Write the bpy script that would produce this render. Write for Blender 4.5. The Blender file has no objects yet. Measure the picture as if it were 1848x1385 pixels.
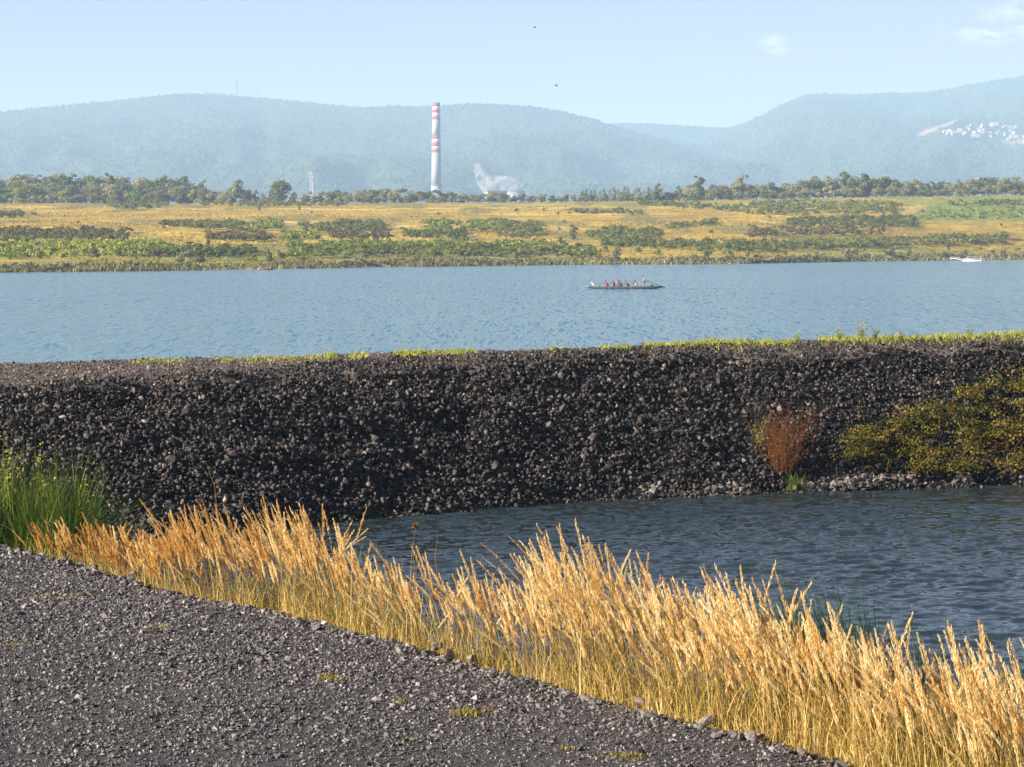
import bpy, bmesh, math, random
import numpy as np
from mathutils import Vector, Matrix

C = bpy.context.scene.collection
SC = bpy.context.scene
R = math.radians
rng = np.random.default_rng(7)
random.seed(7)

# ------------------------------------------------------------------ camera
W, H, F = 1848.0, 1385.0, 4620.0
CAM = np.array([0.0, 0.0, 8.0])
PITCH = math.atan((692.5 - 432.0) / F)
cd = bpy.data.cameras.new('camera')
cd.sensor_width = 36.0
cd.lens = 36.0 * F / W
cd.clip_start = 0.5
cd.clip_end = 60000
cam = bpy.data.objects.new('camera', cd)
C.objects.link(cam)
cam.location = CAM
cam.rotation_euler = (R(90) - PITCH, 0, 0)
SC.camera = cam

# ------------------------------------------------------------------ sky, sun, exposure
SUN_DIR = Vector((-0.935, -0.355, 0.0)).normalized()      # horizontal direction towards the sun
SUN_EL = R(21)
wd = bpy.data.worlds.new('World')
SC.world = wd
wd.use_nodes = True
nt = wd.node_tree
nt.nodes.clear()
wo = nt.nodes.new('ShaderNodeOutputWorld')
bg = nt.nodes.new('ShaderNodeBackground')
bg.inputs[1].default_value = 0.056
sky = nt.nodes.new('ShaderNodeTexSky')
sky.sky_type = 'NISHITA'
sky.sun_disc = False
sky.sun_elevation = SUN_EL
sky.sun_rotation = math.atan2(SUN_DIR.x, SUN_DIR.y)
sky.altitude = 250
sky.air_density = 0.8
sky.dust_density = 0.5
sky.ozone_density = 3.0
# a few thin wisps of cloud
tc = nt.nodes.new('ShaderNodeTexCoord')
mp = nt.nodes.new('ShaderNodeMapping')
mp.inputs['Scale'].default_value = (60, 60, 150)
mp.inputs['Location'].default_value = (1.3, 0.2, 0.9)
no = nt.nodes.new('ShaderNodeTexNoise')
no.inputs['Scale'].default_value = 1.6
no.inputs['Detail'].default_value = 7
no.inputs['Roughness'].default_value = 0.62
cr = nt.nodes.new('ShaderNodeMapRange')
cr.inputs[1].default_value = 0.42
cr.inputs[2].default_value = 0.72
cr.inputs[3].default_value = 0.0
cr.inputs[4].default_value = 0.42
mx = nt.nodes.new('ShaderNodeMix')
mx.data_type = 'RGBA'
L = nt.links.new
L(tc.outputs['Generated'], mp.inputs[0]); L(mp.outputs[0], no.inputs['Vector'])
L(no.outputs['Fac'], cr.inputs[0])
mask = None
for az, el, sx, sz in ((10.7, 4.55, 0.022, 0.0055), (5.83, 4.25, 0.006, 0.004), (11.6, 5.0, 0.02, 0.004)):   # bearing and height of each wisp
    d_ = Vector((math.sin(R(az)) * math.cos(R(el)), math.cos(R(az)) * math.cos(R(el)), math.sin(R(el))))
    sb_ = nt.nodes.new('ShaderNodeVectorMath'); sb_.operation = 'SUBTRACT'; sb_.inputs[1].default_value = d_
    ml_ = nt.nodes.new('ShaderNodeVectorMath'); ml_.operation = 'MULTIPLY'; ml_.inputs[1].default_value = (1 / sx, 1 / sx, 1 / sz)
    le_ = nt.nodes.new('ShaderNodeVectorMath'); le_.operation = 'LENGTH'
    mr_ = nt.nodes.new('ShaderNodeMapRange'); mr_.inputs[1].default_value = 0.0; mr_.inputs[2].default_value = 1.3; mr_.inputs[3].default_value = 1.0; mr_.inputs[4].default_value = 0.0
    L(tc.outputs['Generated'], sb_.inputs[0]); L(sb_.outputs[0], ml_.inputs[0]); L(ml_.outputs[0], le_.inputs[0]); L(le_.outputs['Value'], mr_.inputs[0])
    if mask is None: mask = mr_.outputs[0]
    else:
        mm_ = nt.nodes.new('ShaderNodeMath'); mm_.operation = 'MAXIMUM'; L(mask, mm_.inputs[0]); L(mr_.outputs[0], mm_.inputs[1]); mask = mm_.outputs[0]
mu_ = nt.nodes.new('ShaderNodeMath'); mu_.operation = 'MULTIPLY'; L(cr.outputs[0], mu_.inputs[0]); L(mask, mu_.inputs[1]); L(mu_.outputs[0], mx.inputs[0])
ti_ = nt.nodes.new('ShaderNodeVectorMath'); ti_.operation = 'MULTIPLY'; ti_.inputs[1].default_value = (0.88, 0.58, 0.58)
L(sky.outputs[0], ti_.inputs[0]); L(ti_.outputs[0], mx.inputs[6]); mx.inputs[7].default_value = (18, 18, 19, 1)
L(mx.outputs[2], bg.inputs[0]); L(bg.outputs[0], wo.inputs[0])

sl = bpy.data.lights.new('sun', 'SUN')
sl.energy = 5.0
sl.angle = R(0.5)
sl.color = (1.0, 0.925, 0.84)
so = bpy.data.objects.new('sun', sl)
C.objects.link(so)
sd = SUN_DIR * math.cos(SUN_EL) + Vector((0, 0, math.sin(SUN_EL)))
so.rotation_euler = sd.to_track_quat('Z', 'Y').to_euler()
so.location = (-40, -20, 60)

SC.view_settings.view_transform = 'Standard'
SC.view_settings.look = 'None'
SC.view_settings.gamma = 1.0
SC.view_settings.exposure = 1.82
cy = SC.cycles
cy.max_bounces = 6
cy.diffuse_bounces = 2
cy.glossy_bounces = 2
cy.transmission_bounces = 4
cy.volume_bounces = 0
cy.transparent_max_bounces = 8
cy.use_denoising = True

# ------------------------------------------------------------------ helpers
def ray(u, v):
    x = (np.asarray(u, float) - W / 2) / F
    z = -(np.asarray(v, float) - H / 2) / F
    c, s = math.cos(PITCH), math.sin(PITCH)
    y = c + z * s
    zz = -s + z * c
    return x / y, zz / y                       # slopes per metre of depth

def P(u, v, z):                                # photo direction met at height z
    a, b = ray(u, v)
    d = (z - CAM[2]) / b
    return np.stack([a * d, d, np.broadcast_to(z, np.shape(d))], -1)

def D(u, v, d):                                # photo direction met at depth d
    a, b = ray(u, v)
    d = np.broadcast_to(d, np.shape(a)).astype(float)
    return np.stack([a * d, d, CAM[2] + b * d], -1)

def uv_of(p):                                  # where a point of the place falls in the photo
    p = np.asarray(p, float)
    c, s = math.cos(PITCH), math.sin(PITCH)
    X, Y, Z = p[..., 0], p[..., 1], p[..., 2] - CAM[2]
    dep = Y * c - Z * s
    up = Y * s + Z * c
    return W / 2 + F * X / dep, H / 2 - F * up / dep

def vnoise(x, y, seed=0):
    x = np.asarray(x, float); y = np.asarray(y, float)
    xi = np.floor(x).astype(np.int64); yi = np.floor(y).astype(np.int64)
    xf = x - xi; yf = y - yi
    def h(a, b):
        n = (a * 374761393 + b * 668265263 + seed * 1442695041) & 0xFFFFFFFF
        n = ((n ^ (n >> 13)) * 1274126177) & 0xFFFFFFFF
        return ((n ^ (n >> 16)) & 0xFFFF) / 65535.0
    sx = xf * xf * (3 - 2 * xf); sy = yf * yf * (3 - 2 * yf)
    return (h(xi, yi) * (1 - sx) + h(xi + 1, yi) * sx) * (1 - sy) + (h(xi, yi + 1) * (1 - sx) + h(xi + 1, yi + 1) * sx) * sy

def fbm(x, y, seed=0, o=4):
    s = 0; a = 0.5; t = 0
    for k in range(o):
        s = s + a * vnoise(x * 2 ** k, y * 2 ** k, seed + k); t += a; a *= 0.5
    return s / t

def sstep(a, b, x):
    t = np.clip((x - a) / (b - a), 0, 1)
    return t * t * (3 - 2 * t)

def npmesh(name, V, Fc, m=None, parent=None, tint=None, col=None, smooth=False, mats=None, midx=None):
    V = np.ascontiguousarray(V, np.float32).reshape(-1, 3)
    Fc = np.ascontiguousarray(Fc, np.int32)
    k = Fc.shape[1]; n = Fc.shape[0]
    me = bpy.data.meshes.new(name)
    me.vertices.add(len(V)); me.vertices.foreach_set('co', V.ravel())
    me.loops.add(n * k); me.loops.foreach_set('vertex_index', Fc.ravel())
    me.polygons.add(n)
    me.polygons.foreach_set('loop_start', np.arange(0, n * k, k, dtype=np.int32))
    if smooth:
        me.polygons.foreach_set('use_smooth', np.ones(n, bool))
    else:
        me.polygons.foreach_set('use_smooth', np.zeros(n, bool))
    if mats:
        for q in mats: me.materials.append(q)
        me.polygons.foreach_set('material_index', np.ascontiguousarray(midx, np.int32))
    elif m: me.materials.append(m)
    if tint is not None:
        a = me.attributes.new('tint', 'FLOAT', 'POINT'); a.data.foreach_set('value', np.ascontiguousarray(tint, np.float32))
    if col is not None:
        a = me.attributes.new('col', 'FLOAT_VECTOR', 'POINT'); a.data.foreach_set('vector', np.ascontiguousarray(col, np.float32).ravel())
    me.update(); me.validate()
    if name.startswith('_'): return me
    return link(name, me, parent)

def link(name, me, parent=None):
    o = bpy.data.objects.new(name, me); C.objects.link(o)
    if parent is not None: o.parent = parent
    return o

def tag(o, label=None, cat=None, group=None, kind=None):
    if label: o['label'] = label
    if cat: o['category'] = cat
    if group: o['group'] = group
    if kind: o['kind'] = kind
    return o

def empty(name, loc=(0, 0, 0), rz=0, scale=1.0):
    o = bpy.data.objects.new(name, None); C.objects.link(o)
    o.location = loc; o.rotation_euler = (0, 0, rz)
    o.scale = (scale, scale, scale) if not hasattr(scale, '__len__') else scale
    o.empty_display_size = 0.2
    return o

class MB:                                      # collects simple solids into one mesh
    def __init__(s): s.v = []; s.f = []
    def add(s, vs, fs):
        b = len(s.v); s.v += [tuple(p) for p in vs]; s.f += [tuple(i + b for i in f) for f in fs]
    def box(s, c, d, rz=0):
        x, y, z = [q / 2 for q in d]
        co, si = math.cos(rz), math.sin(rz)
        vs = []
        for dz in (-z, z):
            for dx, dy in ((-x, -y), (x, -y), (x, y), (-x, y)):
                vs.append((c[0] + dx * co - dy * si, c[1] + dx * si + dy * co, c[2] + dz))
        s.add(vs, [(3, 2, 1, 0), (4, 5, 6, 7), (0, 1, 5, 4), (1, 2, 6, 5), (2, 3, 7, 6), (3, 0, 4, 7)])
    def tube(s, pts, rad, n=6):
        pts = [Vector(p) for p in pts]
        if not hasattr(rad, '__len__'): rad = [rad] * len(pts)
        vs = []
        for i, p in enumerate(pts):
            t = (pts[min(i + 1, len(pts) - 1)] - pts[max(i - 1, 0)]).normalized()
            a = t.cross(Vector((0, 0, 1)) if abs(t.z) < 0.9 else Vector((1, 0, 0))).normalized(); b = t.cross(a)
            for k in range(n):
                q = 2 * math.pi * k / n
                vs.append(p + (a * math.cos(q) + b * math.sin(q)) * rad[i])
        fs = []
        for i in range(len(pts) - 1):
            for k in range(n):
                fs.append((i * n + k, i * n + (k + 1) % n, (i + 1) * n + (k + 1) % n, (i + 1) * n + k))
        fs.append(tuple(range(n - 1, -1, -1))); fs.append(tuple((len(pts) - 1) * n + k for k in range(n)))
        s.add(vs, fs)
    def lathe(s, prof, n=32, cap=True):
        vs = []; fs = []
        for r, z in prof:
            for k in range(n):
                q = 2 * math.pi * k / n; vs.append((r * math.cos(q), r * math.sin(q), z))
        for i in range(len(prof) - 1):
            for k in range(n):
                fs.append((i * n + k, i * n + (k + 1) % n, (i + 1) * n + (k + 1) % n, (i + 1) * n + k))
        if cap:
            fs.append(tuple(range(n - 1, -1, -1))); fs.append(tuple((len(prof) - 1) * n + k for k in range(n)))
        s.add(vs, fs)
    def build(s, name, m, parent=None, smooth=False):
        me = bpy.data.meshes.new(name); me.from_pydata(s.v, [], s.f); me.materials.append(m); me.update()
        bm = bmesh.new(); bm.from_mesh(me); bmesh.ops.recalc_face_normals(bm, faces=bm.faces); bm.to_mesh(me); bm.free()
        if smooth:
            for p in me.polygons: p.use_smooth = True
        return link(name, me, parent)

def rand_rot(n, rg=rng):
    q = rg.normal(size=(n, 4)); q /= np.linalg.norm(q, axis=1)[:, None]
    w, x, y, z = q.T
    return np.stack([np.stack([1 - 2 * (y * y + z * z), 2 * (x * y - z * w), 2 * (x * z + y * w)], -1),
                     np.stack([2 * (x * y + z * w), 1 - 2 * (x * x + z * z), 2 * (y * z - x * w)], -1),
                     np.stack([2 * (x * z - y * w), 2 * (y * z + x * w), 1 - 2 * (x * x + y * y)], -1)], 1)

def stamp(bV, bF, M, T):                       # copies of a base shape welded into one vertex array
    n = len(bV); N = len(T)
    V = np.einsum('nij,vj->nvi', M, bV) + T[:, None, :]
    Fc = bF[None] + (np.arange(N) * n)[:, None, None]
    return V.reshape(-1, 3), Fc.reshape(-1, bF.shape[1])

def join(parts):
    Vs, Fs, Ts, b = [], [], [], 0
    for V, Fc, t in parts:
        Vs.append(V); Fs.append(Fc + b); Ts.append(t); b += len(V)
    return np.concatenate(Vs), np.concatenate(Fs), np.concatenate(Ts)

# ------------------------------------------------------------------ materials
def new_mat(name):
    m = bpy.data.materials.new(name); m.use_nodes = True
    t = m.node_tree; t.nodes.clear()
    o = t.nodes.new('ShaderNodeOutputMaterial')
    return m, t, o

def pbr(name, col, rough=0.6, spec=0.3, noise=0.0, nscale=4.0, metal=0.0, bump=0.0):
    m, t, o = new_mat(name)
    b = t.nodes.new('ShaderNodeBsdfPrincipled')
    b.inputs['Roughness'].default_value = rough; b.inputs['Specular IOR Level'].default_value = spec; b.inputs['Metallic'].default_value = metal
    c = t.nodes.new('ShaderNodeTexCoord'); n = t.nodes.new('ShaderNodeTexNoise'); n.inputs['Scale'].default_value = nscale; n.inputs['Detail'].default_value = 5
    t.links.new(c.outputs['Object'], n.inputs['Vector'])
    r = t.nodes.new('ShaderNodeMapRange'); r.inputs[3].default_value = 1 - noise; r.inputs[4].default_value = 1 + noise
    r.inputs[1].default_value = 0.3; r.inputs[2].default_value = 0.7
    t.links.new(n.outputs['Fac'], r.inputs[0])
    v = t.nodes.new('ShaderNodeVectorMath'); v.operation = 'SCALE'; v.inputs[0].default_value = col
    t.links.new(r.outputs[0], v.inputs['Scale']); t.links.new(v.outputs[0], b.inputs['Base Color'])
    if bump:
        bn = t.nodes.new('ShaderNodeBump'); bn.inputs['Distance'].default_value = bump
        t.links.new(n.outputs['Fac'], bn.inputs['Height']); t.links.new(bn.outputs[0], b.inputs['Normal'])
    t.links.new(b.outputs[0], o.inputs[0])
    return m

def leafy(name, stops, trans=0.35, rnd=0.0, gloss=0.0):     # colour picked by each leaf's own tint
    m, t, o = new_mat(name)
    a = t.nodes.new('ShaderNodeAttribute'); a.attribute_name = 'tint'
    r = t.nodes.new('ShaderNodeValToRGB')
    while len(r.color_ramp.elements) < len(stops): r.color_ramp.elements.new(0.5)
    for e, (p, c) in zip(r.color_ramp.elements, stops): e.position = p; e.color = (*c, 1)
    fac = a.outputs['Fac']
    if rnd:
        oi = t.nodes.new('ShaderNodeObjectInfo'); ma = t.nodes.new('ShaderNodeMath'); ma.operation = 'MULTIPLY_ADD'
        ma.inputs[1].default_value = rnd; mb = t.nodes.new('ShaderNodeMath'); mb.operation = 'ADD'; mb.inputs[1].default_value = -rnd / 2
        t.links.new(oi.outputs['Random'], ma.inputs[0]); t.links.new(fac, ma.inputs[2]); t.links.new(ma.outputs[0], mb.inputs[0]); fac = mb.outputs[0]
    t.links.new(fac, r.inputs[0])
    d = t.nodes.new('ShaderNodeBsdfDiffuse'); tr = t.nodes.new('ShaderNodeBsdfTranslucent'); mixn = t.nodes.new('ShaderNodeMixShader'); mixn.inputs[0].default_value = trans
    t.links.new(r.outputs[0], d.inputs[0]); t.links.new(r.outputs[0], tr.inputs[0]); t.links.new(d.outputs[0], mixn.inputs[1]); t.links.new(tr.outputs[0], mixn.inputs[2])
    t.links.new(mixn.outputs[0], o.inputs[0])
    return m

def stone_mat(name, stops, rough=0.75, spec=0.35, nscale=30, trough=None):
    m, t, o = new_mat(name)
    a = t.nodes.new('ShaderNodeAttribute'); a.attribute_name = 'tint'
    r = t.nodes.new('ShaderNodeValToRGB')
    while len(r.color_ramp.elements) < len(stops): r.color_ramp.elements.new(0.5)
    for e, (p, c) in zip(r.color_ramp.elements, stops): e.position = p; e.color = (*c, 1)
    c = t.nodes.new('ShaderNodeTexCoord'); n = t.nodes.new('ShaderNodeTexNoise'); n.inputs['Scale'].default_value = nscale; n.inputs['Detail'].default_value = 4
    t.links.new(c.outputs['Object'], n.inputs['Vector'])
    mr = t.nodes.new('ShaderNodeMapRange'); mr.inputs[3].default_value = 0.65; mr.inputs[4].default_value = 1.35; mr.inputs[1].default_value = 0.3; mr.inputs[2].default_value = 0.7
    v = t.nodes.new('ShaderNodeVectorMath'); v.operation = 'SCALE'
    t.links.new(n.outputs['Fac'], mr.inputs[0]); t.links.new(a.outputs['Fac'], r.inputs[0]); t.links.new(r.outputs[0], v.inputs[0]); t.links.new(mr.outputs[0], v.inputs['Scale'])
    b = t.nodes.new('ShaderNodeBsdfPrincipled'); b.inputs['Roughness'].default_value = rough; b.inputs['Specular IOR Level'].default_value = spec
    bn = t.nodes.new('ShaderNodeBump'); bn.inputs['Distance'].default_value = 0.02; bn.inputs['Strength'].default_value = 0.5
    t.links.new(n.outputs['Fac'], bn.inputs['Height']); t.links.new(bn.outputs[0], b.inputs['Normal'])
    t.links.new(v.outputs[0], b.inputs['Base Color']); t.links.new(b.outputs[0], o.inputs[0])
    return m

def water_mat(name, layers, base, rough):       # wind ripples as tilted facets of the surface
    m, t, o = new_mat(name)
    c = t.nodes.new('ShaderNodeTexCoord')
    g = t.nodes.new('ShaderNodeNewGeometry')
    acc = g.outputs['Normal']
    for k, (sx, sy, ax, ay, det, gust) in enumerate(layers):
        mpn = t.nodes.new('ShaderNodeMapping'); mpn.inputs['Scale'].default_value = (sx, sy, 1); mpn.inputs['Location'].default_value = (7.3 * k, 3.1 * k, 0)
        mpn.inputs['Rotation'].default_value = (0, 0, R(4 * k - 4) * (sy > 0.5))
        n = t.nodes.new('ShaderNodeTexNoise'); n.inputs['Scale'].default_value = 1; n.inputs['Detail'].default_value = det; n.inputs['Roughness'].default_value = 0.6
        t.links.new(c.outputs['Object'], mpn.inputs[0]); t.links.new(mpn.outputs[0], n.inputs['Vector'])
        s = t.nodes.new('ShaderNodeVectorMath'); s.operation = 'SUBTRACT'; s.inputs[1].default_value = (0.5, 0.5, 0.5)
        mu = t.nodes.new('ShaderNodeVectorMath'); mu.operation = 'MULTIPLY'; mu.inputs[1].default_value = (ax, ay, 0)
        t.links.new(n.outputs['Color'], s.inputs[0]); t.links.new(s.outputs[0], mu.inputs[0])
        out = mu.outputs[0]
        if gust:                                # gusts: wide patches of stronger and weaker ripple
            gm = t.nodes.new('ShaderNodeMapping'); gm.inputs['Scale'].default_value = (gust[0], gust[1], 1)
            gn = t.nodes.new('ShaderNodeTexNoise'); gn.inputs['Scale'].default_value = 1; gn.inputs['Detail'].default_value = 3
            gr = t.nodes.new('ShaderNodeMapRange'); gr.inputs[1].default_value = 0.3; gr.inputs[2].default_value = 0.7; gr.inputs[3].default_value = 0.55; gr.inputs[4].default_value = 1.35
            sc = t.nodes.new('ShaderNodeVectorMath'); sc.operation = 'SCALE'
            t.links.new(c.outputs['Object'], gm.inputs[0]); t.links.new(gm.outputs[0], gn.inputs['Vector']); t.links.new(gn.outputs['Fac'], gr.inputs[0])
            t.links.new(out, sc.inputs[0]); t.links.new(gr.outputs[0], sc.inputs['Scale']); out = sc.outputs[0]
        ad = t.nodes.new('ShaderNodeVectorMath'); ad.operation = 'ADD'
        t.links.new(acc, ad.inputs[0]); t.links.new(out, ad.inputs[1]); acc = ad.outputs[0]
    nm = t.nodes.new('ShaderNodeVectorMath'); nm.operation = 'NORMALIZE'; t.links.new(acc, nm.inputs[0])
    b = t.nodes.new('ShaderNodeBsdfPrincipled'); b.inputs['Base Color'].default_value = (*base, 1); b.inputs['Roughness'].default_value = rough; b.inputs['IOR'].default_value = 1.33
    t.links.new(nm.outputs[0], b.inputs['Normal']); t.links.new(b.outputs[0], o.inputs[0])
    return m

def ground_mat(name, stops_scale, rough=0.95):   # uses the 'col' attribute with fine mottling
    m, t, o = new_mat(name)
    a = t.nodes.new('ShaderNodeAttribute'); a.attribute_name = 'col'
    c = t.nodes.new('ShaderNodeTexCoord'); v = a.outputs['Vector']
    for (sx, sy, lo, hi) in stops_scale:
        mpn = t.nodes.new('ShaderNodeMapping'); mpn.inputs['Scale'].default_value = (sx, sy, 1)
        n = t.nodes.new('ShaderNodeTexNoise'); n.inputs['Scale'].default_value = 1; n.inputs['Detail'].default_value = 5; n.inputs['Roughness'].default_value = 0.65
        mr = t.nodes.new('ShaderNodeMapRange'); mr.inputs[1].default_value = 0.3; mr.inputs[2].default_value = 0.7; mr.inputs[3].default_value = lo; mr.inputs[4].default_value = hi
        s = t.nodes.new('ShaderNodeVectorMath'); s.operation = 'SCALE'
        t.links.new(c.outputs['Object'], mpn.inputs[0]); t.links.new(mpn.outputs[0], n.inputs['Vector']); t.links.new(n.outputs['Fac'], mr.inputs[0])
        t.links.new(v, s.inputs[0]); t.links.new(mr.outputs[0], s.inputs['Scale']); v = s.outputs[0]
    b = t.nodes.new('ShaderNodeBsdfPrincipled'); b.inputs['Roughness'].default_value = rough; b.inputs['Specular IOR Level'].default_value = 0.1
    t.links.new(v, b.inputs['Base Color']); t.links.new(b.outputs[0], o.inputs[0])
    return m

M = {}
M['basalt'] = stone_mat('basalt', [(0, (0.007, 0.006, 0.0052)), (0.35, (0.019, 0.016, 0.0135)), (0.7, (0.085, 0.064, 0.051)), (1, (0.22, 0.17, 0.13))], nscale=14)
M['gravel'] = stone_mat('gravel', [(0, (0.024, 0.021, 0.020)), (0.45, (0.092, 0.083, 0.080)), (0.75, (0.205, 0.183, 0.172)), (1, (0.40, 0.36, 0.32))], nscale=60)
M['pale_stone'] = stone_mat('pale_stone', [(0, (0.05, 0.043, 0.038)), (1, (0.20, 0.165, 0.135))], nscale=25)
M['road_bed'] = pbr('road_bed', (0.055, 0.049, 0.048), 0.9, 0.2, 0.75, 75, bump=0.02)
M['dike_bed'] = pbr('dike_bed', (0.010, 0.009, 0.009), 0.95, 0.1, 0.5, 6, bump=0.05)
M['crest_gravel'] = pbr('crest_gravel', (0.085, 0.068, 0.060), 0.9, 0.2, 0.35, 9, bump=0.03)
M['soil'] = pbr('soil', (0.05, 0.042, 0.025), 0.95, 0.1, 0.5, 4, bump=0.04)
M['plume'] = leafy('plume', [(0, (0.36, 0.14, 0.03)), (0.3, (0.60, 0.33, 0.085)), (0.65, (0.76, 0.54, 0.21)), (1, (0.88, 0.74, 0.42))], 0.45)
M['stem'] = leafy('stem', [(0, (0.12, 0.09, 0.015)), (0.4, (0.28, 0.18, 0.04)), (0.8, (0.44, 0.30, 0.09)), (1, (0.60, 0.46, 0.20))], 0.3)
M['blade'] = leafy('blade', [(0, (0.035, 0.055, 0.01)), (0.3, (0.13, 0.13, 0.018)), (0.55, (0.36, 0.26, 0.055)), (1, (0.62, 0.45, 0.17))], 0.4)
M['green_blade'] = leafy('green_blade', [(0, (0.012, 0.03, 0.008)), (0.45, (0.06, 0.095, 0.014)), (1, (0.30, 0.33, 0.06))], 0.4)
M['rush'] = leafy('rush', [(0, (0.012, 0.035, 0.02)), (1, (0.05, 0.09, 0.04))], 0.25)
M['weed'] = leafy('weed', [(0, (0.10, 0.14, 0.02)), (0.5, (0.26, 0.28, 0.04)), (1, (0.50, 0.44, 0.08))], 0.4)
M['weed_dull'] = leafy('weed_dull', [(0, (0.08, 0.09, 0.02)), (0.6, (0.24, 0.21, 0.04)), (1, (0.40, 0.32, 0.08))], 0.3)
M['creeper'] = leafy('creeper', [(0, (0.02, 0.028, 0.007)), (0.3, (0.095, 0.092, 0.015)), (0.6, (0.20, 0.165, 0.03)), (0.84, (0.31, 0.25, 0.05)), (0.94, (0.17, 0.06, 0.03)), (1, (0.12, 0.02, 0.012))], 0.35)
M['rust'] = leafy('rust', [(0, (0.05, 0.016, 0.008)), (0.5, (0.15, 0.055, 0.02)), (1, (0.30, 0.20, 0.05))], 0.25)
M['bark'] = pbr('bark', (0.16, 0.14, 0.12), 0.9, 0.1, 0.3, 2)
FOL = {
 'grey': leafy('willow_leaves', [(0, (0.12, 0.115, 0.05)), (0.5, (0.26, 0.235, 0.115)), (1, (0.42, 0.36, 0.19))], 0.4, 0.35),
 'dark': leafy('dark_leaves', [(0, (0.055, 0.068, 0.013)), (0.5, (0.145, 0.155, 0.032)), (1, (0.31, 0.295, 0.075))], 0.35, 0.3),
 'green': leafy('green_leaves', [(0, (0.08, 0.11, 0.015)), (0.5, (0.21, 0.24, 0.03)), (1, (0.42, 0.41, 0.07))], 0.3, 0.35),
 'olive': leafy('olive_leaves', [(0, (0.06, 0.055, 0.014)), (0.5, (0.15, 0.12, 0.032)), (1, (0.27, 0.21, 0.065))], 0.25, 0.3),
 'pale': leafy('pale_leaves', [(0, (0.09, 0.10, 0.045)), (0.5, (0.18, 0.18, 0.08)), (1, (0.30, 0.28, 0.13))], 0.3, 0.3),
}

# ------------------------------------------------------------------ road and its bank
EU = np.array([-2600, -900, -400, 0, 100, 200, 400, 600, 800, 1000, 1200, 1400, 1540, 1700, 1900, 2300])
EV = np.array([760, 850, 895, 985, 1006, 1030, 1080, 1130, 1180, 1235, 1292, 1347, 1386, 1434, 1490, 1600])
ctrl = P(EU, EV, 3.0)
seg = np.concatenate([[0], np.cumsum(np.linalg.norm(np.diff(ctrl[:, :2], axis=0), axis=1))])
s_u = np.interp(0, EU, seg)
ES = np.arange(0, seg[-1], 0.25)
EX = np.interp(ES, seg, ctrl[:, 0]); EY = np.interp(ES, seg, ctrl[:, 1])
for _ in range(12):
    EX[1:-1] = (EX[:-2] + 2 * EX[1:-1] + EX[2:]) / 4; EY[1:-1] = (EY[:-2] + 2 * EY[1:-1] + EY[2:]) / 4
tx, ty = np.gradient(EX), np.gradient(EY)
ln = np.hypot(tx, ty); NX, NY = -ty / ln, tx / ln
flip = np.sign(NY.mean()); NX *= flip; NY *= flip
wob = (fbm(ES * 0.7, ES * 0 + 3, 5, 3) - 0.5) * 0.5
EX = EX + NX * wob; EY = EY + NY * wob

BO = np.array([-70, -45, -30] + list(np.arange(-24, -0.9, 0.4)) + [-0.6, -0.25, 0, 0.3, 0.7, 1.3, 2.2, 3.4, 5.0, 7.5, 10.0])
BZ = np.array([3, 3, 3] + [3] * len(np.arange(-24, -0.9, 0.4)) + [3, 2.99, 2.93, 2.80, 2.60, 2.25, 1.65, 0.85, -0.1, -1.1, -1.8])
def bank_z(off): return np.interp(off, BO, BZ)
def road_bump(x, y): return (fbm(x * 0.35, y * 0.35, 11, 3) - 0.5) * 0.10
def on_bank(s, off):
    x = np.interp(s, ES, EX); y = np.interp(s, ES, EY)
    nx = np.interp(s, ES, NX); ny = np.interp(s, ES, NY)
    X = x + nx * off; Y = y + ny * off
    return np.stack([X, Y, bank_z(off) + road_bump(X, Y)], -1)

def grid_faces(a, b):
    i = np.arange(a * b).reshape(a, b)
    return np.stack([i[:-1, :-1], i[1:, :-1], i[1:, 1:], i[:-1, 1:]], -1).reshape(-1, 4)

ks = np.arange(0, len(ES), 2)
ir = np.where(BO <= 0)[0]; ib = np.where(BO >= 0)[0]
def strip(idx):
    S, O = np.meshgrid(ES[ks], BO[idx], indexing='ij')
    return on_bank(S.ravel(), O.ravel()), grid_faces(len(ks), len(idx))
V, Fc = strip(ir)
tag(npmesh('road', V, Fc, M['road_bed'], smooth=True), kind='structure')
V, Fc = strip(ib)
tag(npmesh('bank', V, Fc, M['soil'], smooth=True), kind='structure')

def ico(seed, flat=(1, 1, 1), jit=0.35):
    rg = np.random.default_rng(seed)
    bm = bmesh.new(); bmesh.ops.create_icosphere(bm, subdivisions=1, radius=1)
    v = np.array([q.co[:] for q in bm.verts]); f = np.array([[q.index for q in p.verts] for p in bm.faces]); bm.free()
    v = v * (1 + rg.uniform(-jit, jit * 0.5, len(v)))[:, None]
    v += rg.uniform(-0.18, 0.18, v.shape)
    # a chopped face or two, as broken rock has
    for _ in range(3):
        n = rg.normal(size=3); n /= np.linalg.norm(n); d = v @ n; c = rg.uniform(0.4, 0.75)
        v = v - np.where(d > c, d - c, 0)[:, None] * n
    return v * np.array(flat), f

def octa(seed):
    rg = np.random.default_rng(seed)
    v = np.array([[1, 0, 0], [-1, 0, 0], [0, 1, 0], [0, -1, 0], [0, 0, 1], [0, 0, -1]], float)
    v = v * rg.uniform(0.7, 1.15, (6, 1)) + rg.uniform(-0.35, 0.35, (6, 3))
    f = np.array([[0, 2, 4], [2, 1, 4], [1, 3, 4], [3, 0, 4], [2, 0, 5], [1, 2, 5], [3, 1, 5], [0, 3, 5]])
    return v, f

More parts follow.
